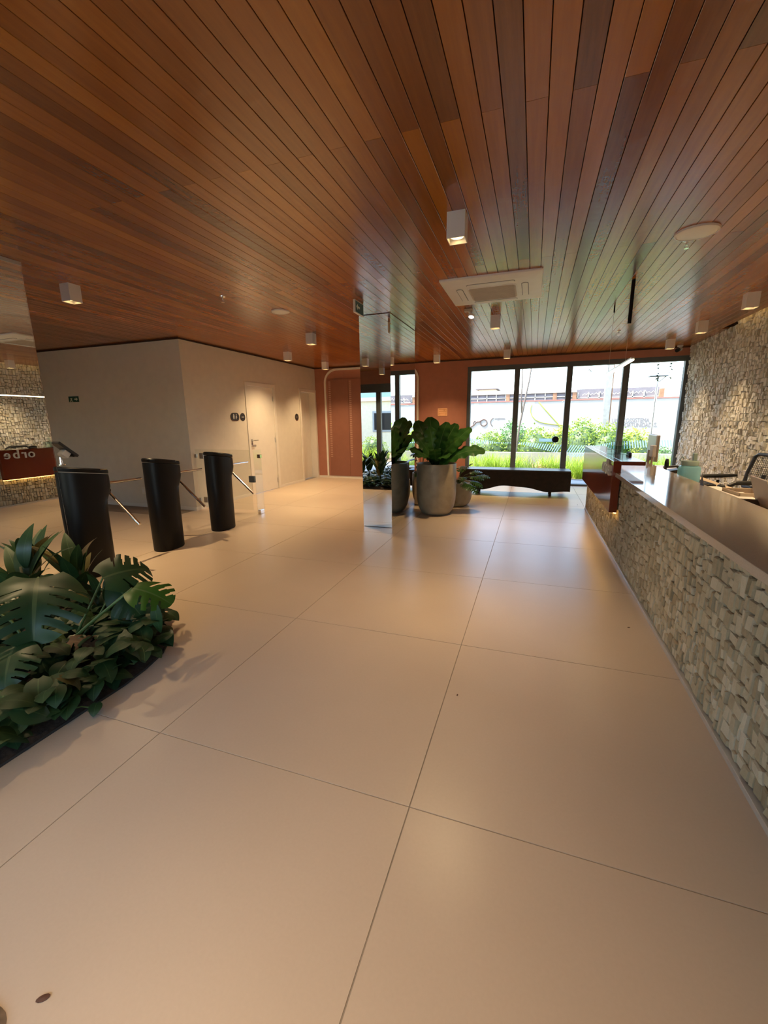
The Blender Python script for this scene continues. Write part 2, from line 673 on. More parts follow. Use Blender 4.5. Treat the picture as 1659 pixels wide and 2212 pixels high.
# ---- ceiling: dark backing and single boards
cb = B()
cb.box(XL - .15, 2.555, YB - .15, YF + .15, ZC + .018, ZC + .10)
cb.box(2.555, XR + .15, 7.95, YF + .15, ZC + .018, ZC + .10)
cb.box(XL - .15, XR + .15, YB - .15, YF + .15, ZC + .10, ZC + .22)
ceiling = struct(cb.make('ceiling', 'backing_dark'))
PW = 0.0888
plist = []
for i in range(-108, 31):
    x0 = -0.018 + PW * i
    x1 = x0 + PW
    if x1 < XL or x0 > XR:
        continue
    start = 2.11 if i % 2 else 3.93
    cuts = sorted([start + 3.64 * k for k in range(-2, 4)])
    ylim0, ylim1 = YB, YF
    if (x0 + x1) / 2 > 2.555:
        ylim0 = 7.95
    if (x0 + x1) / 2 < XW:
        ylim1 = YW
    ys = [ylim0] + [c for c in cuts if ylim0 + .05 < c < ylim1 - .05] + [ylim1]
    for a, c in zip(ys[:-1], ys[1:]):
        s = 0.0
        for q in range(8):
            yy = a + (c - a) * (q + .5) / 8
            s += seen_size(((x0 + x1) / 2, yy, ZC)) ** 2 * (c - a) / 8
        plist.append((s, max(x0, XL) + .0016, min(x1, XR) - .0016, a + .0008, c - .0008))
plist.sort(key=lambda p: -p[0])


def plank_geo(x0, x1, y0, y1):
    e = 0.0013
    cs = [(x0, ZC + .018), (x0, ZC + e), (x0 + e, ZC), (x1 - e, ZC), (x1, ZC + e), (x1, ZC + .018)]
    vs = [(p[0], y0, p[1]) for p in cs] + [(p[0], y1, p[1]) for p in cs]
    fs = [(k, k + 1, 7 + k, 6 + k) for k in range(5)] + [(0, 5, 4, 3, 2, 1), (6, 7, 8, 9, 10, 11)]
    return vs, [tuple(reversed(f)) for f in fs]


def plank_tone():
    t = min(0.97, max(0.03, random.gauss(0.5, 0.21)))
    return t


for s, x0, x1, y0, y1 in plist[:300]:
    vs, fs = plank_geo(x0, x1, y0, y1)
    t = plank_tone()
    link('board', vs, fs, 'ceiling_wood', ceiling, attrs={'tone': [t] * len(fs)})
av, af, at = [], [], []
for s, x0, x1, y0, y1 in plist[300:]:
    vs, fs = plank_geo(x0, x1, y0, y1)
    o0 = len(av)
    av += vs
    af += [tuple(k + o0 for k in f) for f in fs]
    at += [plank_tone()] * len(fs)
o = link('boards', av, af, 'ceiling_wood', ceiling, attrs={'tone': at})
o['kind'] = 'stuff'

# ---- walls
H = ZC + .02
wb = B()
wb.box(XW - .2, -1.41, YF, YF + .16, 0, H)
wb.box(-1.41, 2.68, YF, YF + .16, 2.51, H)
wb.box(2.68, XR + .15, YF, YF + .16, 0, H)
wall_front = struct(wb.make('wall_front', 'terracotta'))

wb = B()
D1 = (6.875, 7.740)
D2 = (8.845, 9.515)
DZ = 2.085
for y0, y1, z0, z1 in ((YW, D1[0] - .064, 0, H), (D1[0] - .064, D1[1] + .064, DZ + .064, H), (D1[1] + .064, D2[0] - .064, 0, H), (D2[0] - .064, YF, DZ + .064, H)):
    wb.box(XW - .2, XW, y0, y1, z0, z1)
wall_left = struct(wb.make('wall_left', 'wall_greige'))
wb = B()
wb.box(XL, XW - .2, YW, YW + .16, 0, H)
wall_far = struct(wb.make('wall_left_return', 'wall_greige'))
wb = B()
wb.box(XL - .15, XL, YB - .15, YW + .16, 0, H)
wall_side = struct(wb.make('wall_side', 'wall_greige'))
wb = B()
wb.box(XR, XR + .15, YB - .15, YF, 0, ZC + .099)
wall_right = struct(wb.make('wall_right', 'joint_dark'))
# back wall: solid to the left, glazing between -6.2 and 2.4
BX0, BX1, BZ = -6.20, 0.08, 2.34
wb = B()
wb.box(XL, BX0, YB - .15, YB, 0, H)
wb.box(BX0, BX1, YB - .15, YB, BZ, H)
wb.box(BX1, XR, YB - .15, YB, 0, H)
wb.box(2.556, XR, YB - .15, YB, H, ZC + .099)
wall_back = struct(wb.make('wall_back', 'terracotta'))

# ---- baseboards
bb = B()
bb.box(XW, XW + .012, YW, 6.805, 0, .055).box(XW, XW + .012, 7.808, 8.772, 0, .055)
struct(bb.make('baseboard_left', 'white_paint'))
bb = B()
bb.box(XL, XW + .012, YW - .012, YW, 0, .055)
struct(bb.make('baseboard_left_return', 'white_paint'))
bb = B()
bb.box(XW, -1.42, YF - .012, YF, 0, .05)
struct(bb.make('baseboard_front', 'white_paint'))
tr = B()
tr.box(XL, XW, YW - .02, YW, ZC - .022, ZC)
tr.box(XW, XW + .02, YW - .02, YF, ZC - .022, ZC)
tr.box(XW + .02, 2.66, YF - .02, YF, ZC - .022, ZC)
struct(tr.make('trim_1', 'backing_dark'))

# ---- doors in the grey wall


def door(idx, y0, y1, recess, grooves):
    d = struct(empty('door_%d' % idx, (XW, (y0 + y1) / 2, 0)))
    w = y1 - y0
    f = B()
    for a, c in ((-w / 2 - .065, -w / 2), (w / 2, w / 2 + .065)):
        f.box(-.205, .014, a + (.0 if a < 0 else 0), c, 0, DZ + .065, .003)
    f.box(-.205, .014, -w / 2, w / 2, DZ, DZ + .065, .003)
    f.make('door_frame', 'white_paint', d)
    l = B()
    x1 = -recess
    if grooves:
        n = 3
        for k in range(n):
            l.box(x1 - .035, x1, -w / 2 + .003 + k * (w - .006) / n + .002, -w / 2 + .003 + (k + 1) * (w - .006) / n - .002, .008, DZ - .004, .003)
    else:
        l.box(x1 - .035, x1, -w / 2 + .003, w / 2 - .003, .008, DZ - .004, .003)
    leaf = l.make('door_leaf', 'white_paint', d)
    return d, leaf, x1, w


d1, leaf1, x1, w1 = door(1, D1[0], D1[1], 0.012, False)
hb = B()
hy = -w1 / 2 + .055
hb.box(x1, x1 + .010, hy - .025, hy + .025, 1.03, 1.08, .004).box(x1, x1 + .010, hy - .025, hy + .025, .972, 1.018, .004)
hb.tube([(x1 + .008, hy, 1.055), (x1 + .05, hy, 1.055)], .010)
hb.tube([(x1 + .05, hy - .008, 1.055), (x1 + .05, hy + .14, 1.056)], .008)
hb.make('handle', 'steel', leaf1)
B().box(x1, x1 + .003, hy - .04, hy + .06, .885, .955).make('notice_plate', 'beige_plastic', leaf1)
for hz in (.18, 1.03, 1.87):
    B().box(x1, x1 + .006, w1 / 2 - .03, w1 / 2 - .008, hz - .05, hz + .05, .002).make('hinge', 'steel', leaf1)
d2, leaf2, x2, w2 = door(2, D2[0], D2[1], 0.15, True)

# ---- windows


def glazing(name, xs, post_w, z0, z1, ztop, yc, depth, label):
    """xs: pane edges left/right pairs"""
    wdw = struct(empty(name, ((xs[0][0] + xs[-1][1]) / 2, yc, 0)), label)
    ox = wdw.location.x

    def bar(n, a, c, p, q):
        return B().box(a - ox, c - ox, -depth / 2, depth / 2, p, q, .004).make(n, 'frame_grey', wdw)
    L, Rr = xs[0][0] - post_w, xs[-1][1] + post_w
    bar('frame_head', L, Rr, z1, ztop)
    bar('threshold', L, Rr, -.0, z0)
    bar('frame_jamb', L, xs[0][0], z0, z1)
    bar('frame_jamb', xs[-1][1], Rr, z0, z1)
    for a, c in zip(xs[:-1], xs[1:]):
        bar('mullion', a[1], c[0], z0, z1)
    panes = []
    for a, c in xs:
        panes.append(B().box(a - .01 - ox, c + .01 - ox, -.004, .004, z0 - .005, z1 + .005).make('pane', 'pane_glass', wdw))
    return wdw, panes


win, panes = glazing('window_1', [(-1.335, -.432), (-.326, .583), (.690, 1.590), (1.702, 2.606)], .075, .035, 2.418, 2.51, YF + .07, .12,
                     'four tall glass panes in a dark grey frame facing the garden')
ox = win.location.x
# white stripe film wave on the glass
fv = B()


def wave(x):
    """centre height, stripe height, slant of the safety stripes"""
    pts = [(-1.30, .930, .11, -.03), (-.95, .905, .075, -.02), (-.72, .888, .022, 0), (-.40, .888, .02, .0), (-.15, .875, .055, .02), (.28, .805, .12, .05), (.9, .725, .24, .14), (1.2, .74, .22, .10), (1.55, .83, .17, .0), (1.9, .873, .145, -.03), (2.6, .895, .125, -.03)]
    for p, q in zip(pts[:-1], pts[1:]):
        if p[0] <= x <= q[0]:
            t = (x - p[0]) / (q[0] - p[0])
            return [p[k] + (q[k] - p[k]) * t for k in (1, 2, 3)]
    return pts[-1][1:]


x = -1.30
while x < 2.6:
    zc, h, sl = wave(x)
    if not any(abs(x - c) < .075 for c in (-.379, .636, 1.646)):
        w = .021
        y = -.0052
        fv.add([(x - sl / 2 - w / 2 - ox, y, zc - h / 2), (x - sl / 2 + w / 2 - ox, y, zc - h / 2), (x + sl / 2 + w / 2 - ox, y, zc + h / 2), (x + sl / 2 - w / 2 - ox, y, zc + h / 2)], [(0, 1, 2, 3)])
    x += .047
o = fv.make('stripe_film', 'film_white', win, fix=False)
o['kind'] = 'stuff'
lk = B()
lk.box(.13 - ox, .42 - ox, -.03, -.006, .915, .985, .004)
lk = lk.make('lock_plate', 'film_white', win)
kb = B()
kb.lathe([(.0001, 0), (.062, 0), (.066, .006), (.066, .028), (.058, .034), (.0001, .034)], seg=28)
ko = kb.make('lock_knob', 'black_satin', win)
ko.data.transform(Matrix.Translation((.455 - ox, -.006, .965)) @ Matrix.Rotation(PI / 2, 4, 'X'))

bw, bpanes = glazing('window_2', [(-6.12, -5.10), (-4.98, -3.96), (-3.83, -2.60), (-2.48, -1.30), (-1.18, .0)], .08, .035, 2.125, 2.34, YB - .07, .10,
                     'glazed entrance wall in a dark grey frame with a deep head, at the near end of the room')

# ---- mirror clad columns


def column(x0, x1, y0, y1, label):
    c = tag(empty('mirror_column', ((x0 + x1) / 2, (y0 + y1) / 2, 0)), label, 'column', 'mirror clad columns')
    w, d = (x1 - x0) / 2, (y1 - y0) / 2
    t = .006
    B().box(-w + t, w - t, -d + t, d - t, 0, ZC - .001).make('core', 'backing_dark', c)
    z0, z1 = .004, ZC - .006
    B().box(-w, w, -d, -d + t, z0, z1, .0012).make('mirror_panel', 'mirror', c)
    B().box(-w, w, d - t, d, z0, z1, .0012).make('mirror_panel', 'mirror', c)
    B().box(w - t, w, -d + t, d - t, z0, z1, .0012).make('mirror_panel', 'mirror', c)
    B().box(-w, -w + t, -d + t, d - t, z0, z1, .0012).make('mirror_panel', 'mirror', c)
    return c


column(-2.105, -1.700, 5.14, 6.28, 'mirror clad square column standing beside the concrete pots')
c2 = column(-4.30, -3.90, 1.10, 2.507, 'mirror clad column at the left edge, behind the first turnstile')
B().box(-.203, .203, -.7065, .7065, ZC - .03, ZC - .002).make('top_glint_strip', 'aluminium', c2)  # strip added to imitate the line of reflected light along the mirror top

# ---- split stone cladding


def split_cells(u0, u1, v0, v1, target, out):
    w, h = u1 - u0, v1 - v0
    if w * h < target * U(.75, 1.7) and max(w, h) / min(w, h) < 3.2:
        out.append((u0, u1, v0, v1))
        return
    t = U(.36, .64)
    if w * U(.65, 1.5) * 1.45 > h:
        split_cells(u0, u0 + w * t, v0, v1, target, out)
        split_cells(u0 + w * t, u1, v0, v1, target, out)
    else:
        split_cells(u0, u1, v0, v0 + h * t, target, out)
        split_cells(u0, u1, v0 + h * t, v1, target, out)


def stone_geo(c, to3, dmin, dmax, jit, gap=1.0, tilt=.006):
    u0, u1, v0, v1 = c
    g = U(.0018, .0042) * gap
    base = [(u0 + g, v0 + g), (u1 - g, v0 + g), (u1 - g, v1 - g), (u0 + g, v1 - g)]
    base = [(a + U(-jit, jit), q + U(-jit, jit)) for a, q in base]
    dd = U(dmin, dmax)
    du, dv = U(-tilt, tilt), U(-tilt, tilt)
    cu, cv = (u0 + u1) / 2, (v0 + v1) / 2
    k = U(.84, .93)
    vs = [to3(a, q, 0) for a, q in base]
    vs += [to3(a, q, dd * .72 + (du if a > cu else -du) + (dv if q > cv else -dv)) for a, q in base]
    vs += [to3(cu + (a - cu) * k, cv + (q - cv) * k, dd + (du if a > cu else -du) + (dv if q > cv else -dv)) for a, q in base]
    fs = []
    for o0 in (0, 4):
        for i in range(4):
            j = (i + 1) % 4
            fs.append((o0 + i, o0 + j, o0 + 4 + j, o0 + 4 + i))
    fs.append((8, 9, 10, 11))
    return vs, fs


def cladding(rects, to3, target, parent, dmin, dmax, jit, flip, nmax=300, gap=1.0, mat='split_stone', tilt=.006):
    cells = []
    for rct in rects:
        split_cells(*rct, target, cells)
    geo = []
    for c in cells:
        p = to3((c[0] + c[1]) / 2, (c[2] + c[3]) / 2, dmax)
        geo.append((seen_size(p) * math.sqrt((c[1] - c[0]) * (c[3] - c[2])), c))
    geo.sort(key=lambda g: -g[0])
    av, af, at = [], [], []
    for k, (s, c) in enumerate(geo):
        vs, fs = stone_geo(c, to3, dmin, dmax, jit, gap, tilt)
        if flip:
            fs = [tuple(reversed(f)) for f in fs]
        t = min(1, max(0, random.gauss(.52, .2)))
        if k < nmax and s > 0:
            link('stone', vs, fs, mat, parent, attrs={'tone': [t] * len(fs)})
        else:
            o0 = len(av)
            av += vs
            af += [tuple(i + o0 for i in f) for f in fs]
            at += [t] * len(fs)
    o = link('stones', av, af, mat, parent, attrs={'tone': at})
    o['kind'] = 'stuff'


# chunks keep the splitting regular over long walls
rc = []
yy = YB
while yy < YF - .01:
    y2 = min(yy + .9, YF)
    rc += [(yy, y2, 0.0, 1.33), (yy, y2, 1.33, ZC + (.075 if y2 < 7.9 else .012))]
    yy = y2
cladding(rc, lambda u, v, d: (XR - .012 - d, u, v), .0040, wall_right, .016, .046, .004, True)
# warm strip hidden in the gap between ceiling and stone wall
ls = B()
ls.box(2.560, 2.568, YB + .05, 7.6, ZC + .070, ZC + .085)
tag(ls.make('cove_light_strip', 'led_cove'), 'warm light strip in the ceiling gap above the stone wall', 'light strip')
# ================================================================== RECEPTION
CY0, CY1, CYR = 0.70, 7.13, 4.62
SX = 0.876
counter = tag(empty('reception_counter', (SX, (CY0 + CY1) / 2, 0)), 'long reception counter faced with rough split stone, running down the right side', 'counter')
cyc = counter.location.y
B().box(0, .36, CY0 - cyc, CY1 - cyc, 0, .832).make('body', 'joint_dark', counter)
B().box(-.040, 0, CY0 - cyc, CY1 - cyc, 0, .026, .002).make('base_strip', 'aluminium', counter)
B().box(-.028, .36, CY1 - cyc, CY1 - cyc + .02, 0, .832, .002).make('end_panel', 'quartz_edge', counter)
rc = []
yy = CY0
while yy < CY1 - .01:
    y2 = min(yy + .8038, CY1)
    rc.append((yy - cyc, y2 - cyc, .027, .832))
    yy = y2
# seen_size works on world points, so shift before asking
_see = seen_size


def seen_size(p, s=1.0):
    return _see((p[0] + SX, p[1] + cyc, p[2]), s)


cladding(rc, lambda u, v, d: (-d, u, v), .0036, counter, .020, .031, .0042, True, 300, 1.15, 'split_stone_shaded', .0028)
seen_size = _see

top = tag(empty('counter_top', (1.05, cyc, .833)), 'pale polished quartz top along the stone reception counter', 'counter top')
poly = [(.79, CY0), (1.315, CY0), (1.315, CY1), (.842, CY1), (.842, CYR - .004), (.79, CYR - .004)]
sl = B()
sl.prism([(p[0] - 1.05, p[1] - cyc) for p in poly], 2, 0, .039)
slab = sl.make('slab', 'quartz_top', top)
mdb = slab.modifiers.new('bevel', 'BEVEL')
mdb.width = .002
mdb.segments = 2

red = tag(empty('red_counter_unit', (.80, (CYR + CY1) / 2, .47)), 'dark red lacquered raised shelf unit at the far end of the counter', 'counter shelf')
ry = red.location.y
B().box(-.036, .036, CYR - ry, CY1 - ry, .003, .497, .003).make('front_panel', 'red_lacquer', red)
B().box(.0365, .240, CYR - ry, CY1 - ry, .477, .515, .003).make('top_shelf', 'red_lacquer', red)
B().box(-.036, .0365, CYR - ry, CY1 - ry, .4975, .515, .003).make('top_edge', 'red_lacquer', red)
B().box(.012, .034, CYR + .01 - ry, CY1 - .03 - ry, -.007, .003).make('light_strip', 'led_warm', red)
for ch, yc in (('o', 5.10), ('r', 4.985), ('b', 4.86), ('e', 4.72)):
    text_mesh('letter', ch, .22, 'letter_white', red, Matrix.Translation((-.048, yc - ry, .365)) @ FACE_NX, .024, 'CENTER')

desk = tag(empty('work_desk', (1.58, cyc, 0)), 'beige work desk behind the counter, lower than its top', 'desk')
B().box(-.262, .262, CY0 - cyc, CY1 - .2 - cyc, .70, .73, .003).make('desk_top', 'desk_laminate', desk)
for a in (CY0 + .02, 3.0, 5.2, CY1 - .25):
    B().box(-.20, .22, a - cyc - .012, a - cyc + .012, 0, .70).make('leg_panel', 'desk_laminate', desk)

# ---- clear rack standing on the red shelf
rk = tag(empty('acrylic_rack', (.955, 5.62, .986)), 'clear acrylic leaflet rack with two rounded humps on the red shelf', 'leaflet rack')


def hump(c, w, z0, z1):
    pts = []
    for k in range(9):
        t = PI * k / 8
        pts.append((c + w * math.cos(t), z1 - w * .6 + w * .6 * math.sin(t)))
    return pts


outl = [(-.115, 0), (.12, 0), (.12, .13)] + hump(.085, .035, .13, .195) + [(.048, .145), (-.048, .145)] + hump(-.083, .035, .13, .195) + [(-.12, .13)]
B().prism(outl, 1, -.003, .003).make('back_sheet', 'acrylic', rk)
for dy in (-.05, -.10):
    lo = [(-.115, 0), (.115, 0), (.115, .10), (-.115, .10)]
    B().prism(lo, 1, dy - .003, dy + .003).make('pocket_sheet', 'acrylic', rk)
B().box(-.115, .115, -.11, .003, 0, .005).make('base_sheet', 'acrylic', rk)
for xx in (-.06, 0, .06):
    B().box(xx - .0025, xx + .0025, -.0035, .0038, .01, .14).make('divider', 'aluminium', rk)
for zz in (.05, .095):
    B().box(-.113, .113, -.0036, .0039, zz - .002, zz + .002).make('divider', 'aluminium', rk)
st = tag(empty('stapler', (1.02, 5.30, .986)), 'small black stapler beside the acrylic rack on the red shelf', 'stapler')
B().box(-.016, .016, -.07, .07, 0, .012, .003).make('base', 'black_plastic', st)
B().prism([(-.07, .014), (.07, .016), (.07, .034), (.03, .045), (-.06, .035)], 0, -.014, .014).make('arm', 'black_plastic', st)

card = tag(empty('folded_card', (1.285, 3.93, .8725)), 'small dark folded card standing on the counter top edge', 'card')
B().add([(0, -.045, 0), (0, .03, 0), (0, .02, .085), (.003, -.045, 0), (.003, .03, 0), (.003, .02, .085)], [(0, 1, 2), (5, 4, 3), (0, 3, 4, 1), (1, 4, 5, 2), (2, 5, 3, 0)]).make('front_flap', 'brown_folder', card)
B().add([(0, .03, 0), (.022, .04, 0), (0, .02, .085)], [(0, 1, 2)]).make('back_flap', 'brown_folder', card, fix=False)

# ---- bottle
bt = tag(empty('water_bottle', (1.47, 4.86, .73)), 'large aqua plastic water bottle with sage lid on the desk', 'bottle')
smooth_by_angle(B().lathe([(.0001, .004), (.078, .004), (.086, .014), (.088, .03), (.088, .175), (.080, .196), (.060, .205), (.055, .205)], seg=36, power=3.2).make('body', 'aqua_plastic', bt))
smooth_by_angle(B().lathe([(.058, .203), (.074, .207), (.076, .235), (.070, .250), (.030, .255), (.0001, .255)], seg=30).make('lid', 'sage_plastic', bt))
B().box(.012, .046, -.03, .006, .25, .325, .006).make('spout', 'sage_plastic', bt)
B().tube([(-.072, .0, .24), (-.088, 0, .262), (-.072, 0, .292), (-.055, 0, .27)], .007, 8).make('carry_loop', 'sage_plastic', bt)
B().tube([(.0, 0, .205), (.0, 0, .02)], .005, 8).make('straw', 'film_white', bt)
B().tube([(.0, 0, .165), (.0, 0, .18)], .010, 8).make('straw_joint', 'rust', bt)

# ---- screens and desk things
mo = tag(empty('monitor', (1.47, 6.26, .73), -.06), 'silver backed monitor seen edge on behind the bottle', 'monitor')
B().box(-.025, 0, -.26, .26, .13, .45, .006).make('back_shell', 'aluminium', mo)
B().box(0, .016, -.262, .262, .128, .452, .004).make('screen_bezel', 'beige_plastic', mo)
B().box(.016, .018, -.25, .25, .14, .44).make('screen', 'black_plastic', mo)
B().box(-.06, -.025, -.03, .03, .02, .26, .004).make('neck', 'aluminium', mo)
B().box(-.09, .09, -.11, .11, 0, .012, .004).make('foot', 'aluminium', mo)
ct = tag(empty('card_terminal', (1.385, 5.90, .73), .1), 'small white payment terminal on a stand in front of the monitor', 'terminal')
B().box(-.02, .02, -.05, .05, .20, .34, .006).make('housing', 'lamp_white', ct)
B().box(.02, .022, -.042, .042, .26, .33).make('screen', 'black_plastic', ct)
B().tube([(0, 0, .01), (0, 0, .205)], .012, 10).make('post', 'beige_plastic', ct)
B().lathe([(.06, 0), (.06, .008), (.03, .016), (.0001, .016)], seg=20).make('foot', 'beige_plastic', ct)
ph = tag(empty('desk_phone', (1.62, 6.02, .73)), 'black desk telephone beside the monitor', 'telephone')
B().prism([(-.09, 0), (.09, 0), (.09, .05), (-.09, .02)], 1, -.08, .08).make('base', 'black_plastic', ph)
B().tube([(-.08, -.05, .06), (-.05, -.05, .075), (.05, -.05, .085), (.08, -.05, .07)], [.022, .014, .014, .022], 10).make('handset', 'black_plastic', ph)
hp = tag(empty('headset', (1.50, 5.72, .73)), 'black headset stand next to the payment terminal', 'headset')
B().tube([(0, 0, 0), (0, 0, .16)], .008, 8).make('post', 'black_plastic', hp)
smooth_by_angle(B().lathe([(.05, 0), (.05, .012), (.0001, .014)], seg=20).make('foot', 'black_plastic', hp))
B().tube([(0, .045, .10), (0, .045, .15), (0, .02, .185), (0, -.02, .185), (0, -.045, .15), (0, -.045, .10)], .012, 8).make('band', 'black_plastic', hp)
pr = tag(empty('receipt_printer', (1.70, 5.62, .73)), 'black receipt printer on the desk behind the bottle', 'printer')
B().box(-.07, .07, -.09, .09, 0, .105, .01).make('case', 'black_plastic', pr)
B().box(-.055, .055, -.06, .02, .105, .115, .004).make('cover', 'black_satin', pr)
pp = tag(empty('paper_stack', (1.60, 5.42, .73)), 'blue white papers fanned on the desk by the printer', 'papers')
for k, a in enumerate((.0, .25, .5)):
    s = B().box(-.10, .10, -.07, .07, .001 + .003 * k, .003 + .003 * k).make('sheet', 'paper', pp)
    s.rotation_euler = (0, 0, a)
kbd = tag(empty('keyboard', (1.66, 5.12, .73), .05), 'black keyboard on the desk just right of the bottle', 'keyboard')
B().box(-.065, .065, -.20, .20, 0, .016, .004).make('case', 'black_plastic', kbd)
for r_ in range(4):
    for k in range(10):
        B().box(-.055 + r_ * .028, -.031 + r_ * .028, -.19 + k * .038, -.156 + k * .038, .016, .021, .002).make('key', 'black_satin', kbd)
ms = tag(empty('computer_mouse', (1.74, 4.83, .73)), 'black mouse on the desk beyond the keyboard', 'mouse')
smooth_by_angle(B().lathe([(.03, 0), (.034, .01), (.028, .026), (.012, .034), (.0001, .035)], seg=20, sx=.9, sy=1.6).make('shell', 'black_plastic', ms))
B().box(-.003, .003, .02, .04, .03, .036, .001).make('wheel', 'black_satin', ms)
ps = tag(empty('notebook', (1.63, 4.66, .73), .12), 'grey notebook lying open on the desk', 'notebook')
B().box(-.10, .10, -.14, .14, 0, .008, .002).make('cover', 'brown_folder', ps)
B().box(-.095, .095, -.135, .135, .008, .016, .002).make('page_block', 'paper', ps)
fo = tag(empty('leather_folder', (1.60, 4.06, .73), -.12), 'dark brown leather folder rolled at one end on the desk', 'folder')
B().box(-.10, .11, -.30, .36, 0, .022, .006).make('cover', 'brown_folder', fo)
B().box(-.09, .10, -.29, .33, .022, .032, .002).make('page_block', 'paper', fo)
smooth_by_angle(B().tube([(-.10, -.31, .038), (.11, -.31, .038)], .036, 16).make('rolled_end', 'brown_folder', fo))
lp = tag(empty('laptop', (1.70, 3.62, .73), -.1), 'open laptop with a beige lid at the right edge of the desk', 'laptop')
B().box(-.11, .13, -.16, .16, 0, .018, .004).make('base', 'beige_plastic', lp)
ld = B().box(-.006, .006, -.16, .16, 0, .235, .004).make('lid', 'beige_plastic', lp)
ld.location = (-.11, 0, .02)
ld.rotation_euler = (0, -.30, 0)
tb = tag(empty('document_tray', (1.72, 4.28, .73), .05), 'beige document tray with a curved rim behind the leather folder', 'tray')
B().box(-.11, .11, -.15, .15, 0, .01).make('floor_plate', 'beige_plastic', tb)
for a in ((-.11, -.10, -.15, .15), (.10, .11, -.15, .15), (-.11, .11, .14, .15), (-.11, .11, -.15, -.14)):
    B().box(*a, .01, .06, .003).make('rim', 'beige_plastic', tb)

# ---- office chair
ch = tag(empty('office_chair', (2.20, 5.86, 0), -PI / 2 + .18), 'black mesh office chair behind the desk', 'chair')
smooth_by_angle(B().box(-.24, .24, -.24, .22, .44, .51, .03).make('seat', 'black_plastic', ch))
# backrest frame at +y side of chair space, leaning
fr = [(-.20, .25, .58), (-.225, .29, .74), (-.20, .33, .93), (-.14, .335, .965), (.14, .335, .965), (.20, .33, .93), (.225, .29, .74), (.20, .25, .58), (-.20, .25, .58)]
B().tube(fr, .019, 8, cap=False).make('back_frame', 'black_plastic', ch)
mb = B()
for k in range(15):
    xx = -.195 + .39 * k / 14
    mb.tube([(xx, .252, .59), (xx * 1.08, .292, .76), (xx * .95, .332, .955)], .0022, 4, cap=False)
for k in range(16):
    t = k / 15
    zz = .60 + .345 * t
    yy = .255 + .078 * t
    mb.tube([(-.205, yy, zz), (.205, yy, zz)], .0020, 4, cap=False)
o = mb.make('back_mesh', 'black_plastic', ch, fix=False)
B().tube([(0, .08, .45), (0, .24, .46), (0, .30, .62), (0, .325, .74)], .022, 8).make('back_support', 'black_plastic', ch)
for s in (-1, 1):
    B().tube([(s * .22, .02, .47), (s * .29, .02, .50), (s * .30, .03, .64)], .016, 8).make('arm_post', 'black_plastic', ch)
    B().tube([(s * .30, -.20, .655), (s * .30, -.14, .685), (s * .30, .06, .69), (s * .285, .22, .70)], [.018, .025, .025, .016], 10).make('armrest', 'black_plastic', ch)
B().tube([(0, 0, .08), (0, 0, .44)], .025, 12).make('gas_column', 'black_satin', ch)
for k in range(5):
    a = 2 * PI * k / 5
    bl = B().tube([(0, 0, .10), (.29 * math.cos(a), .29 * math.sin(a), .07)], [.024, .015], 8).make('base_leg', 'black_plastic', ch)
    w = B().tube([(-.012, 0, 0), (.012, 0, 0)], .028, 14).make('caster', 'black_plastic', bl)
    w.location = (.29 * math.cos(a), .29 * math.sin(a), .029)
    w.rotation_euler = (0, 0, a + PI / 2)

# ================================================================== TURNSTILES


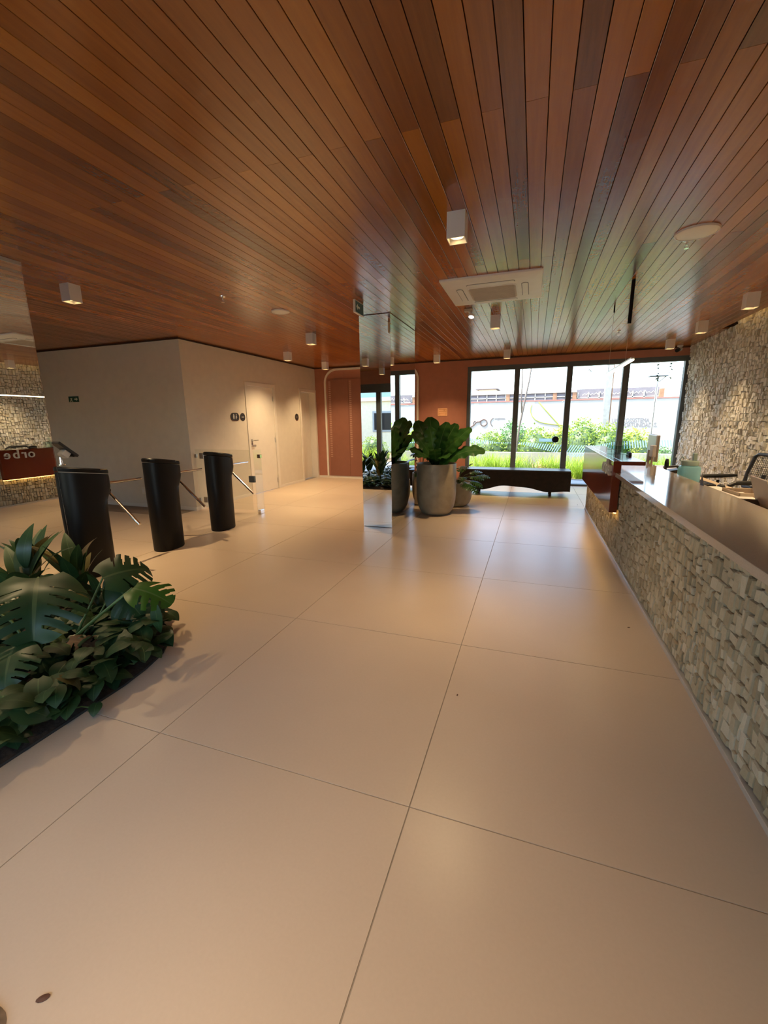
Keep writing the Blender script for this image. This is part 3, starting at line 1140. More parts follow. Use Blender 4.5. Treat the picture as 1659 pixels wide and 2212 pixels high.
def turnstile(label, y, reader=False):
    t = tag(empty('turnstile', (-3.885, y, 0)), label, 'turnstile', 'black tripod turnstiles')
    seg = 44
    vs, fs = [], []
    levels = [(0.0, .112, .165, 0), (.012, .118, .172, 0), (.60, .120, .178, 0), (.70, .121, .182, .004), (.76, .123, .198, .020), (.82, .124, .207, .030), (.92, .124, .207, .030), (.97, .123, .205, .028)]
    for z, a, bb_, off in levels:
        for k in range(seg):
            th = 2 * PI * k / seg
            c, s = math.cos(th), math.sin(th)
            q = (abs(c) ** 2.6 + abs(s) ** 2.6) ** (-1 / 2.6)
            y_ = off + bb_ * s * q
            z_ = z
            if z > .9:
                z_ = z - .09 * (y_ / .2) * (z - .9) / .07 * .35
            vs.append((a * c * q, y_, z_))
    n = len(levels)
    for i in range(n - 1):
        for k in range(seg):
            k2 = (k + 1) % seg
            fs.append((i * seg + k, i * seg + k2, (i + 1) * seg + k2, (i + 1) * seg + k))
    fs.append(tuple(range(seg - 1, -1, -1)))
    fs.append(tuple((n - 1) * seg + k for k in range(seg)))
    smooth_by_angle(link('pedestal', vs, fs, 'black_satin', t), 50)
    # slanted lid
    vs, fs = [], []
    for z, a, bb_ in ((.974, .122, .204), (.980, .126, .208), (1.004, .126, .208), (1.016, .116, .198)):
        for k in range(seg):
            th = 2 * PI * k / seg
            c, s = math.cos(th), math.sin(th)
            q = (abs(c) ** 2.6 + abs(s) ** 2.6) ** (-1 / 2.6)
            y_ = .028 + bb_ * s * q
            vs.append((a * c * q, y_, z + .003 - .16 * y_))
    for i in range(3):
        for k in range(seg):
            k2 = (k + 1) % seg
            fs.append((i * seg + k, i * seg + k2, (i + 1) * seg + k2, (i + 1) * seg + k))
    fs.append(tuple(range(seg - 1, -1, -1)))
    fs.append(tuple(3 * seg + k for k in range(seg)))
    smooth_by_angle(link('lid', vs, fs, 'black_satin', t), 40)
    B().box(.118, .1265, .10, .17, .990, .994).make('trim_line', 'chrome', t)
    hub = Vector((-.02, .235, .765))
    B().tube([hub + Vector((0, -.06, .04)), hub + Vector((.005, .012, -.008))], [.055, .038], 16).make('hub', 'black_satin', t)
    B().tube([(.0, .225, .845), (.005, .615, .840)], .0135, 12).make('arm', 'chrome', t)
    B().tube([hub + Vector((.02, .01, -.015)), hub + Vector((.355, .02, -.315))], .0135, 12).make('arm', 'chrome', t)
    B().tube([hub + Vector((-.03, .01, -.03)), hub + Vector((-.36, .02, -.315))], .0135, 12).make('arm', 'chrome', t)
    if reader:
        B().tube([(-.03, -.13, 1.055), (-.03, -.13, 1.065)], .032, 16).make('reader_base', 'chrome', t)
        B().tube([(-.03, -.13, 1.06), (-.03, -.13, 1.125)], [.017, .011], 12).make('reader_post', 'chrome', t)
        pm = Matrix.Translation((-.02, -.10, 1.15)) @ Euler((-.72, 0, 0)).to_matrix().to_4x4()
        B().box(-.035, .035, -.03, .03, -.025, .03, .004, pm).make('reader_mount', 'aluminium', t)
        B().box(-.05, .05, -.115, .085, .03, .055, .006, pm).make('reader_screen', 'black_plastic', t)
        B().box(-.045, .045, .04, .06, .012, .03, .003, pm).make('reader_button', 'black_satin', t)
    return t


turnstile('black tripod turnstile with a face reader on top, nearest the planting bed', 2.685, True)
turnstile('middle black tripod turnstile of the three', 3.560)
turnstile('black tripod turnstile farthest from the planting bed, beside the glass gate', 4.475)

# ---- glass gate
gt = tag(empty('glass_gate', (-4.55, 5.42, 0)), 'clear glass gate with steel hinges between grey wall corner and last turnstile', 'gate')
B().box(-.44, .46, -.005, .005, .05, .99, .001).make('glass_leaf', 'gate_glass', gt)
B().box(-.578, -.452, -.005, .005, .05, .99, .001).make('fixed_glass', 'gate_glass', gt)
for z in (.17, .885):
    B().box(-.485, -.405, -.018, .018, z - .045, z + .045, .004).make('hinge', 'steel', gt)
    B().box(-.579, -.545, -.014, .014, z - .03, z + .03, .003).make('wall_bracket', 'steel', gt)
B().box(.43, .53, -.022, .022, .49, .59, .006).make('latch', 'frame_grey', gt)
gp = tag(empty('glass_screen', (-3.955, 5.43, 0)), 'narrow upright glass screen on a chrome floor clamp beside the gate', 'glass screen')
B().box(-.006, .006, -.09, .09, .03, .99, .001).make('glass_sheet', 'gate_glass', gp)
B().box(-.025, .025, -.05, .05, 0, .065, .006).make('floor_clamp', 'chrome', gp)
B().box(-.03, .03, .03, .075, .86, .92, .006).make('latch_keeper', 'chrome', gp)

# ================================================================== CEILING FIXTURES


def downlight(x, y, label, watts=LAMP_W, cone=88):
    d = tag(empty('downlight', (x, y, ZC)), label, 'downlight', 'white box downlights')
    h, w, t = .150, .057, .004
    hs = B()
    hs.box(-w, w, -w, -w + t, -h, 0).box(-w, w, w - t, w, -h, 0).box(-w, -w + t, -w + t, w - t, -h, 0).box(w - t, w, -w + t, w - t, -h, 0)
    hs.box(-w + t, w - t, -w + t, w - t, -.012, 0)
    hs.make('housing', 'lamp_white', d)
    B().box(-w + t, w - t, -w + t, w - t, -h + .024, -h + .030).make('reflector', 'lamp_white', d)
    B().lathe([(.040, -h + .0225), (.040, -h + .024), (.0001, -h + .024)], seg=24).make('lens', 'lamp_glow', d)
    ld = bpy.data.lights.new('downlight_beam', 'SPOT')
    ld.energy = watts
    ld.color = (1.0, 0.70, 0.38)
    ld.spot_size = math.radians(cone)
    ld.spot_blend = 0.95
    ld.shadow_soft_size = .035
    lo = bpy.data.objects.new('downlight_beam', ld)
    COL.objects.link(lo)
    lo.parent = d
    lo.location = (0, 0, -h + .018)
    return d


downlight(-.528, 2.970, 'white box downlight nearest the viewer, in front of the air conditioner')
downlight(-4.120, 3.040, 'white box downlight over the turnstiles at the left', LAMP_W * 1.3, 112)
downlight(-3.175, 5.870, 'white box downlight just left of the mirror column', LAMP_W * 1.45, 118)
downlight(-4.400, 7.200, 'white box downlight in front of the first white door', LAMP_W * 1.3, 118)
downlight(-4.390, 8.705, 'white box downlight in the corner by the red perforated doors', LAMP_W, 112)
downlight(-1.900, 8.700, 'white box downlight over the orange sign on the red wall', LAMP_W, 112)
downlight(-.525, 5.800, 'white box downlight just behind the air conditioner')
downlight(-.545, 8.640, 'white box downlight above the bench at the window')
downlight(2.090, 8.640, 'white box downlight beside the security camera')
downlight(2.092, 7.215, 'middle white box downlight of the row along the stone wall')
downlight(2.098, 5.825, 'white box downlight closest to the right edge by the stone wall')
downlight(-3.390, 1.700, 'white box downlight over the planting bed, seen in the mirror column')
downlight(-3.620, .020, 'white box downlight by the entrance glazing, seen in the mirror column')
downlight(-.528, .130, 'white box downlight straight above the viewpoint, out of view')
downlight(-6.90, 3.04, 'added white box downlight in the far left bay, unseen beyond the left mirror column')  # unseen lamp, added to warm and brighten the left return wall
downlight(2.095, 4.380, 'white box downlight over the reception desk, out of view to the right')
downlight(2.095, 2.950, 'white box downlight over the near end of the reception desk, out of view')

# ---- linear pendant
pd = tag(empty('linear_pendant', (.812, 5.33, ZC)), 'slim glowing linear pendant hung over the counter on a black tube', 'pendant lamp')
B().tube([(0, -.48, 0), (0, -.48, -.385)], .016, 14).make('drop_tube', 'black_satin', pd)
B().tube([(0, .53, 0), (0, .53, -.07)], .008, 10).make('cable_gland', 'black_satin', pd)
B().tube([(0, -.48, -.385), (0, -.48, -.735)], .0016, 6).make('cable', 'beige_plastic', pd)
B().tube([(0, .53, -.07), (0, .53, -.735)], .0016, 6).make('cable', 'beige_plastic', pd)
B().box(-.014, .014, -.82, .82, -.748, -.732, .001).make('profile', 'aluminium', pd)
B().box(-.013, .013, -.818, .818, -.762, -.748, .001).make('diffuser', 'led_white', pd)

# ---- ceiling cassette air conditioner
ac = tag(empty('air_conditioner', (-.4525, 4.635, ZC)), 'white ceiling cassette air conditioner with a grey intake grille', 'air conditioner')
w = .455


def rrect(hw, hh, r, n=5):
    pts = []
    for cx, cy, a0 in ((hw - r, hh - r, 0), (-hw + r, hh - r, PI / 2), (-hw + r, -hh + r, PI), (hw - r, -hh + r, 1.5 * PI)):
        for k in range(n + 1):
            a = a0 + PI / 2 * k / n
            pts.append((cx + r * math.cos(a), cy + r * math.sin(a)))
    return pts


def loft(rings):
    n = len(rings[0])
    vs = [p for r_ in rings for p in r_]
    fs = []
    for i in range(len(rings) - 1):
        for k in range(n):
            k2 = (k + 1) % n
            fs.append((i * n + k, i * n + k2, (i + 1) * n + k2, (i + 1) * n + k))
    fs.append(tuple(range(n - 1, -1, -1)))
    fs.append(tuple((len(rings) - 1) * n + k for k in range(n)))
    return vs, fs


rings = [[(p[0], p[1], z) for p in rrect(hw, hw, r_)] for hw, z, r_ in ((.455, 0, .02), (.455, -.010, .02), (.450, -.018, .02), (.38, -.034, .09), (.365, -.036, .09))]
vs, fs = loft(rings)
bx = B()
bx.add(vs, fs)
smooth_by_angle(bx.make('panel', 'lamp_white', ac), 25)
rings = [[(p[0], p[1], z) for p in rrect(hw, hw * .99, .05)] for hw, z in ((.232, -.034), (.232, -.040), (.226, -.043))]
vs, fs = loft(rings)
B().add(vs, fs).make('grille_rim', 'lamp_white', ac)
rings = [[(p[0], p[1], z) for p in rrect(hw, hw, .045)] for hw, z in ((.220, -.0425), (.219, -.0445))]
vs, fs = loft(rings)
B().add(vs, fs).make('grille_plate', 'beige_plastic', ac)
for k in range(20):
    yy = -.2 + .4 * k / 19
    B().box(-.205, .205, yy - .003, yy + .003, -.0475, -.0445).make('grille_slat', 'beige_plastic', ac)
for k in range(4):
    lv = B()
    pts = rrect(.215, .026, .025)
    vs, fs = loft([[(p[0], p[1] - .302, z) for p in pts] for z in (-.030, -.041)])
    lv.add(vs, fs)
    o = lv.make('louver', 'lamp_white', ac)
    o.rotation_euler = (0, 0, k * PI / 2)
    lv = B()
    pts = rrect(.220, .032, .030)
    vs, fs = loft([[(p[0], p[1] - .302, z) for p in pts] for z in (-.030, -.0372)])
    lv.add(vs, fs)
    o = lv.make('louver_gap', 'frame_grey', ac)
    o.rotation_euler = (0, 0, k * PI / 2)


def disc_speaker(x, y, r_, label):
    s = tag(empty('ceiling_speaker', (x, y, ZC)), label, 'speaker', 'round ceiling speakers')
    smooth_by_angle(B().lathe([(.0001, -.014), (r_ * .86, -.014), (r_ * .88, -.013)], seg=40).make('grille', 'lamp_white', s))
    smooth_by_angle(B().lathe([(r_ * .88, -.010), (r_ * .90, -.016), (r_ * .98, -.013), (r_, -.004), (r_, 0)], seg=40).make('rim', 'lamp_white', s))


disc_speaker(1.000, 3.820, .135, 'round white ceiling speaker over the counter')
disc_speaker(-2.864, 4.590, .105, 'round white ceiling speaker over the turnstile side')


def sprinkler(x, y, label):
    s = tag(empty('sprinkler', (x, y, ZC)), label, 'sprinkler', 'chrome ceiling sprinklers')
    smooth_by_angle(B().lathe([(.030, 0), (.028, -.006), (.014, -.012), (.0001, -.012)], seg=20).make('escutcheon', 'chrome', s))
    B().tube([(0, 0, -.010), (0, 0, -.035)], .007, 8).make('stem', 'chrome', s)
    B().tube([(-.009, 0, -.033), (-.011, 0, -.045), (0, 0, -.056)], .002, 6).make('frame_arm', 'chrome', s)
    B().tube([(.009, 0, -.033), (.011, 0, -.045), (0, 0, -.056)], .002, 6).make('frame_arm', 'chrome', s)
    B().lathe([(.017, -.058), (.017, -.056), (.0001, -.056)], seg=12).make('deflector', 'chrome', s)


sprinkler(.985, 3.965, 'chrome sprinkler next to the round speaker over the counter')
sprinkler(-3.082, 3.860, 'chrome sprinkler on the left side of the ceiling')
sprinkler(1.128, 7.500, 'small chrome sprinkler far back near the window')

dt = tag(empty('motion_sensor', (-.800, 5.345, ZC)), 'small white swivel sensor with a bright face behind the air conditioner', 'sensor')
B().box(-.045, .045, -.03, .03, -.028, 0, .004).make('base', 'beige_plastic', dt)
B().tube([(.01, 0, -.026), (.02, .01, -.055)], .010, 8).make('swivel', 'lamp_white', dt)
hd = B()
hd.lathe([(.024, .02), (.036, .012), (.036, -.008), (.033, -.010)], seg=20)
hd = smooth_by_angle(hd.make('head', 'lamp_white', dt))
hd.location = (.035, .02, -.075)
hd.rotation_euler = (-.35, .1, 0)
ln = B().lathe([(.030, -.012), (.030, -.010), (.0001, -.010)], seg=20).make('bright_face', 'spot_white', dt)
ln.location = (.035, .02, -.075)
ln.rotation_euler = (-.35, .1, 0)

cc = tag(empty('security_camera', (2.44, 9.42, ZC)), 'white and black bullet security camera by the window corner', 'security camera')
smooth_by_angle(B().lathe([(.045, 0), (.045, -.02), (.02, -.03), (.0001, -.03)], seg=20).make('base', 'lamp_white', cc))
B().tube([(0, 0, -.02), (-.01, -.03, -.06)], .016, 10).make('bracket', 'lamp_white', cc)
B().tube([(.02, .02, -.055), (-.045, -.08, -.085)], .032, 16).make('body', 'lamp_white', cc)
B().tube([(-.04, -.072, -.083), (-.075, -.125, -.098)], .034, 16).make('lens_hood', 'black_satin', cc)

# ---- exit signs
es = tag(empty('exit_sign', (-1.872, 4.565, ZC)), 'hanging exit sign with a left arrow in front of the mirror column', 'sign')
B().box(-.012, .012, -.120, .120, -.132, -.002, .003).make('case', 'white_paint', es)
B().box(.012, .0135, -.110, .110, -.122, -.012).make('face', 'sign_green', es)
B().prism([(-.09, -.067), (-.05, -.037), (-.05, -.057), (.005, -.057), (.005, -.077), (-.05, -.077), (-.05, -.097)], 0, .0135, .015).make('arrow', 'sign_mark', es)
B().prism([(.03, -.11), (.055, -.075), (.05, -.045), (.065, -.045), (.09, -.06), (.09, -.07), (.07, -.07), (.075, -.085), (.095, -.11), (.082, -.11), (.065, -.09), (.042, -.112)], 0, .0135, .015).make('running_figure', 'sign_mark', es)
B().lathe([(.0001, 0), (.012, 0), (.012, .0015), (.0001, .0015)], seg=14).make('figure_head', 'sign_mark', es)
es.children[-1].data.transform(Matrix.Translation((.0135, .062, -.028)) @ Matrix.Rotation(PI / 2, 4, 'Y'))
ew = tag(empty('exit_sign', (-7.56, YW, 1.833)), 'small exit sign with a right arrow on the dark grey wall', 'sign')
B().box(-.122, .122, -.006, 0, -.048, .048, .001).make('plate', 'sign_green', ew)
B().prism([(.10, 0), (.065, .03), (.065, .01), (.02, .01), (.02, -.01), (.065, -.01), (.065, -.03)], 1, -.0075, -.006).make('arrow', 'sign_mark', ew)
B().prism([(-.09, -.035), (-.065, -.005), (-.075, .02), (-.055, .022), (-.03, .01), (-.03, .0), (-.05, .002), (-.045, -.012), (-.025, -.035), (-.037, -.037), (-.055, -.015), (-.078, -.038)], 1, -.0075, -.006).make('running_figure', 'sign_mark', ew)
B().box(-.105, -.012, -.0072, -.006, -.042, -.039).make('floor_line', 'sign_mark', ew)

# ---- restroom signs beside the doors


def pictogram(parent, y, z, s, skirt):
    B().box(.0085, .010, y - .008 * s, y + .008 * s, z + .026 * s, z + .040 * s, .001).make('figure_head', 'letter_white', parent)
    if skirt:
        B().prism([(y - .004 * s, z + .022 * s), (y + .004 * s, z + .022 * s), (y + .016 * s, z - .012 * s), (y + .005 * s, z - .012 * s), (y + .005 * s, z - .036 * s), (y - .005 * s, z - .036 * s), (y - .005 * s, z - .012 * s), (y - .016 * s, z - .012 * s)], 0, .0085, .010).make('figure_body', 'letter_white', parent)
    else:
        B().prism([(y - .012 * s, z + .022 * s), (y + .012 * s, z + .022 * s), (y + .012 * s, z - .006 * s), (y + .007 * s, z - .036 * s), (y - .007 * s, z - .036 * s), (y - .012 * s, z - .006 * s)], 0, .0085, .010).make('figure_body', 'letter_white', parent)


sg = tag(empty('restroom_sign', (XW, 6.468, 1.50)), 'dark oval restroom sign with pictograms left of the first door', 'sign')
B().prism(rrect(.120, .074, .072, 8), 0, 0, .006).make('chrome_backplate', 'chrome', sg)
pts = [(p[0] + .006, p[1] + .004) for p in rrect(.113, .069, .067, 8)]
B().prism(pts, 0, .006, .0085).make('plate', 'sign_dark', sg)
pictogram(sg, -.035, .004, 1.2, False)
B().box(.0085, .010, -.0015, .0015, -.035, .045).make('divider', 'letter_white', sg)
pictogram(sg, .04, .004, 1.2, True)
sg = tag(empty('door_sign', (XW, 6.690, 1.50)), 'round dark sign between the oval restroom sign and first door', 'sign')
B().prism(rrect(.074, .074, .0735, 8), 0, 0, .006).make('chrome_backplate', 'chrome', sg)
B().prism(rrect(.070, .070, .0695, 8), 0, .006, .0085).make('plate', 'sign_dark', sg)
B().box(.0085, .010, -.035, .035, -.006, .006).make('text_line', 'letter_white', sg)
sg = tag(empty('door_sign', (XW, 8.625, 1.50)), 'round dark sign left of the recessed second door', 'sign')
B().prism(rrect(.080, .080, .079, 8), 0, 0, .006).make('chrome_backplate', 'chrome', sg)
B().prism([(p[0], p[1] + .007) for p in rrect(.073, .073, .072, 8)], 0, .006, .0085).make('plate', 'sign_dark', sg)
B().box(.0085, .010, -.02, .02, .002, .010).make('text_line', 'letter_white', sg)

# ---- things on the red end wall
fl = tag(empty('white_frame', (-3.685, YF, 0)), 'thin white arch-cornered frame line on the red wall', 'frame')
hw, top_z, rr_ = 1.165, 2.61, .30
path = [(-hw, 0, .05), (-hw, 0, top_z - rr_)]
for k in range(1, 9):
    a = PI - PI / 2 * k / 8
    path.append((-hw + rr_ + rr_ * math.cos(a), 0, top_z - rr_ + rr_ * math.sin(a)))
for k in range(0, 9):
    a = PI / 2 - PI / 2 * k / 8
    path.append((hw - rr_ + rr_ * math.cos(a), 0, top_z - rr_ + rr_ * math.sin(a)))
path += [(hw, 0, .05)]
vs, fs = [], []
for i, p in enumerate(path):
    a = Vector(path[max(0, i - 1)])
    c = Vector(path[min(len(path) - 1, i + 1)])
    d = (c - a).normalized()
    nrm = Vector((-d.z, 0, d.x))
    for s, yy in ((-.022, 0), (.022, 0), (.022, -.03), (-.022, -.03)):
        q = Vector(p) + nrm * s
        vs.append((q.x, yy, q.z))
for i in range(len(path) - 1):
    for k in range(4):
        k2 = (k + 1) % 4
        fs.append((i * 4 + k, i * 4 + k2, (i + 1) * 4 + k2, (i + 1) * 4 + k))
fs += [(3, 2, 1, 0), tuple((len(path) - 1) * 4 + k for k in range(4))]
B().add(vs, fs).make('frame_line', 'white_paint', fl)
rd = tag(empty('perforated_doors', (-3.685, YF, 0)), 'row of flush red doors with columns of small vent slots, inside the white frame', 'doors')
for k in range(4):
    x0 = -1.095 + .545 * k
    lf = B().box(x0 + .0015, x0 + .545 - .0015, -.022, -.002, .052, 2.388, .002).make('door_panel', 'terracotta_panel', rd)
    sb = B()
    for q in range(41):
        zz = .54 + q * .0447
        xc = x0 + .050
        sb.box(xc - .029, xc + .029, -.0242, -.0215, zz - .011, zz + .011)
    so = sb.make('vent_slots', 'slot_pink', lf)
    so['kind'] = 'stuff'

os_ = tag(empty('orange_sign', (-1.946, YF, 1.569)), 'small square orange sign on the red wall above the fern', 'sign')
B().box(-.107, .107, -.006, 0, -.083, .083, .001).make('plate', 'sign_orange', os_)
bd = B()
bd.box(-.107, .107, -.009, -.006, .068, .083).box(-.107, .107, -.009, -.006, -.083, -.068).box(-.107, -.09, -.009, -.006, -.068, .068).box(.09, .107, -.009, -.006, -.068, .068)
bd.make('border', 'sign_orange_pale', os_)
for zz, a, c in ((.040, -.085, .03), (.040, .045, .08), (-.002, -.08, .08), (-.043, -.075, .075)):
    B().box(a, c, -.0085, -.006, zz - .012, zz + .012).make('text_line', 'sign_orange_pale', os_)
ic = tag(empty('wall_intercom', (-2.00, YF, 1.225)), 'white wall intercom half hidden behind the fern leaves', 'intercom')
B().box(-.08, .08, -.03, 0, -.10, .10, .008).make('case', 'white_paint', ic)
B().lathe([(.0001, 0), (.022, 0), (.022, .004), (.0001, .004)], seg=16).make('button', 'aluminium', ic)
ic.children[-1].data.transform(Matrix.Translation((0, -.03, .035)) @ Matrix.Rotation(PI / 2, 4, 'X'))
ou = tag(empty('power_outlet', (-6.232, YW, .285)), 'white power outlet low on the dark grey wall', 'outlet')
B().box(-.04, .04, -.008, 0, -.06, .06, .002).make('plate', 'white_paint', ou)
B().box(-.02, .02, -.010, -.008, -.025, .025, .002).make('socket', 'lamp_white', ou)

# ================================================================== BENCH
bn = tag(empty('wood_bench', (-.30, 8.30, 0)), 'solid dark timber bench with an arched underside below the window', 'bench')
prof = []
for k in range(41):
    t = k / 40
    x = -.99 + 1.98 * t
    z = .098 + .012 * math.sin(t * 21)
    q = abs(x + .02) / .62
    if q < 1:
        z += .085 * (math.cos(q * PI) + 1) / 2
    prof.append((x, z))
prof = [(-.99, .455)] + prof + [(.99, .455)]
bb_ = B()
bb_.prism([(p[0], p[1]) for p in prof], 1, -.215, .205)
bo = bb_.make('beam', 'bench_wood', bn)
B().box(-.995, .985, -.22, .21, .4555, .478, .008).make('seat_slab', 'bench_top', bn)
for x in (-.645, .66):
    for y in (-.12, .12):
        B().box(x - .022, x + .022, y - .03, y + .03, 0, .125).make('leg', 'bench_wood', bn)

# ================================================================== FLOOR THINGS
mt = tag(empty('floor_mat', (-1.60, .02, 0)), 'dark entrance mat with a brown edge in the bottom left corner', 'mat')
B().prism(rrect(.50, .355, .06, 6), 2, .0005, .012).make('mat_pad', 'rubber', mt)
o = B()
ring0 = rrect(.515, .37, .07, 6)
ring1 = rrect(.50, .355, .06, 6)
n = len(ring0)
vs = [(p[0], p[1], .0005) for p in ring0] + [(p[0], p[1], .010) for p in ring1]
o.add(vs, [(k, (k + 1) % n, n + (k + 1) % n, n + k) for k in range(n)])
o.make('mat_edge', 'bark', mt)
for (x, y, l, a, lb) in ((-1.076, .434, .022, .9, 'small brown leaf bit on the tile beside the mat'), (-.292, 1.941, .010, .2, 'dark speck of dirt on the middle floor tile'), (.696, 3.024, .014, 1.2, 'dark crumb on the floor near the stone counter'), (.764, 7.45, .016, .4, 'dark crumb on the floor near the bench')):
    c = B()
    c.lathe([(.0001, .0005), (l * .32, .001), (l * .36, .003), (.0001, .005)], seg=10, sx=1.0, sy=2.0)
    o = c.make('floor_debris', 'dry_leaf')
    o.location = (x, y, 0)
    o.rotation_euler = (0, 0, -a)
    tag(o, lb, 'debris')
# ================================================================== PLANTS


def leaf_geo(n, m, width, droop=.6, fold=.12, wave=0.0, wfreq=5, slits=None, shear=0.0, back=0.0, core=.3):
    """leaf of length 1 along +Y; returns verts, faces, uvs"""
    vs, uvs, fs = [], [], []
    ang = droop * .35
    y = z = 0.0
    cy, cz, ca = [0.0], [0.0], [ang]
    for i in range(n):
        y += math.cos(ang) / n
        z += math.sin(ang) / n
        ang -= droop * 1.3 / n
        cy.append(y)
        cz.append(z)
        ca.append(ang)
    for i in range(n + 1):
        t = i / n
        w = width(t)
        for k in range(m + 1):
            s = 2 * k / m - 1
            a = abs(s)
            yy = cy[i] + shear * a ** 1.4 * w - back * (a ** 2) * max(0, 1 - t * 3.2)
            zz = cz[i] + fold * a * w - .25 * w * a * a + wave * a * math.sin(wfreq * 2 * PI * t + (0 if s > 0 else 1.1))
            vs.append((s * w, yy, zz))
            uvs.append((k / m, t))
    for i in range(n):
        t = (i + .5) / n
        for k in range(m):
            s = abs(2 * (k + .5) / m - 1)
            if slits and s > core:
                cut = False
                for c, hw in slits:
                    if abs(t - c) < hw * (0.35 + 0.65 * (s - core) / (1 - core)):
                        cut = True
                if cut:
                    continue
            a = i * (m + 1) + k
            fs.append((a, a + 1, a + m + 2, a + m + 1))
    return vs, fs, uvs


def w_heart(t):
    return .40 * math.sin(PI * min(1, (t * .985 + .015)) ** .60) ** .85 + .002


def w_monstera(t):
    return .56 * math.sin(PI * min(1, (t * .97 + .03)) ** .62) ** .75 + .002


def w_lance(t):
    return .125 * math.sin(PI * (t * .97 + .02) ** .8) ** .9 + .002


def w_strap(t):
    return .165 * min(1, (t * 2.6 + .12)) * (1 - max(0, t - .80) ** 2 * 19) + .003


def w_lobe(t):
    return .40 * math.sin(PI * (t * .96 + .03) ** .75) ** .8 + .002


LEAF = {}


def leafdef(name, mat, *a, **k):
    vs, fs, uvs = leaf_geo(*a, **k)
    o = link(name, vs, fs, mat, None, True, uvs=uvs)
    LEAF[name] = o.data
    o.data.name = name
    bpy.data.objects.remove(o)


SL = [(.22, .026), (.35, .032), (.49, .034), (.63, .034), (.77, .032)]
leafdef('leaf_monstera', 'leaf_monstera', 48, 16, w_monstera, 1.15, .14, .014, 4, SL, .48, .22, .27)
leafdef('leaf_monstera_b', 'leaf_monstera', 40, 12, w_monstera, .55, .10, .015, 3, [(.26, .035), (.44, .04), (.62, .04), (.78, .03)], .40, .18, .30)
leafdef('leaf_monstera_c', 'leaf_bright', 40, 12, w_monstera, .5, .14, .01, 3, [(.28, .05), (.50, .055), (.72, .05)], .42, .16, .26)
for q, mt_ in enumerate(('leaf_pothos', 'leaf_pothos', 'leaf_pothos_light', 'leaf_olive')):
    leafdef('leaf_pothos_%d' % q, mt_, 8, 4, w_heart, .5 + .25 * q, .22, .008, 2, None, .1, .10)
leafdef('leaf_dark_heart', 'leaf_dark', 8, 4, w_heart, .7, .2, .01, 2, None, .1, .10)
leafdef('leaf_lance', 'leaf_pothos', 10, 4, w_lance, .45, .35)
leafdef('leaf_lance_dark', 'leaf_dark', 10, 4, w_lance, .8, .35)
leafdef('leaf_lance_olive', 'leaf_olive', 10, 4, w_lance, .6, .30)
leafdef('leaf_fern', 'leaf_fern', 22, 6, w_strap, .55, .30, .022, 6)
leafdef('leaf_fern_b', 'leaf_fern', 22, 6, w_strap, .95, .25, .028, 5)
leafdef('leaf_fern_bright', 'leaf_bright', 22, 6, w_strap, .4, .30, .02, 6)
leafdef('leaf_xanadu', 'leaf_fern', 24, 8, w_lobe, .5, .1, .01, 3, [(.2, .05), (.36, .05), (.52, .05), (.68, .05), (.84, .04)], .35, .1, .22)
leafdef('leaf_dead', 'leaf_dead', 24, 8, w_lobe, .9, .1, .05, 2, [(.2, .05), (.38, .06), (.56, .06), (.74, .06)], .35, .1, .2)


def leaf(kind, base, tip, parent, up=(0, 0, 1), scale=None, widthf=1.0, name='leaf'):
    base, tip = Vector(base), Vector(tip)
    d = tip - base
    L = scale or d.length
    y = d.normalized()
    z = Vector(up) - y * Vector(up).dot(y)
    if z.length < 1e-3:
        z = Vector((0, -1, 0)) - y * Vector((0, -1, 0)).dot(y)
    z.normalize()
    x = y.cross(z)
    o = bpy.data.objects.new(name, LEAF[kind])
    COL.objects.link(o)
    o.parent = parent
    mt = Matrix(((x.x * L * widthf, y.x * L, z.x * L, base.x), (x.y * L * widthf, y.y * L, z.y * L, base.y), (x.z * L * widthf, y.z * L, z.z * L, base.z), (0, 0, 0, 1)))
    o.matrix_local = mt
    return o


def stem(pts, r0, r1, parent, mat='stem_green', name='stem'):
    n = len(pts)
    return B().tube(pts, [r0 + (r1 - r0) * i / (n - 1) for i in range(n)], 8).make(name, mat, parent, True, fix=False)


# ---- planting bed
bed_poly = [(-3.785, -.40), (-2.035, -.40), (-2.035, 1.45), (-2.055, 1.60), (-2.10, 1.77), (-2.19, 1.91), (-2.32, 2.03), (-2.50, 2.11), (-2.75, 2.17), (-3.10, 2.20), (-3.785, 2.20)]
bed = tag(empty('planting_bed', (-2.9, .9, 0)), 'dark soil planting bed with a curved edge set in the floor', 'planting bed')
pb = [(p[0] + 2.9, p[1] - .9) for p in bed_poly]
sv = B()
sv.prism(pb, 2, .001, .010)
ins = [(p[0] * .8, p[1] * .8) for p in pb]
n = len(pb)
sv.add([(p[0], p[1], .010) for p in pb] + [(p[0], p[1], .07) for p in ins], [(k, (k + 1) % n, n + (k + 1) % n, n + k) for k in range(n)] + [tuple(n + k for k in range(n))])
sv.make('soil', 'soil', bed)
eg = B()
for a, c in zip(pb[:-1], pb[1:]):
    d = (Vector(c) - Vector(a)).normalized()
    nn = Vector((d.y, -d.x)) * .004
    eg.add([(a[0] + nn.x, a[1] + nn.y, .0005), (c[0] + nn.x, c[1] + nn.y, .0005), (c[0] + nn.x, c[1] + nn.y, .014), (a[0] + nn.x, a[1] + nn.y, .014)], [(0, 1, 2, 3)])
eg.make('edging', 'rubber', bed, fix=False)


def in_bed(x, y, m=0.0):
    c = False
    P = bed_poly
    j = len(P) - 1
    for i in range(len(P)):
        if (P[i][1] > y) != (P[j][1] > y) and x < (P[j][0] - P[i][0]) * (y - P[i][1]) / (P[j][1] - P[i][1]) + P[i][0]:
            c = not c
        j = i
    if not c:
        return False
    if m and (x > -2.035 - m or y > 2.2 - m):
        return False
    return True


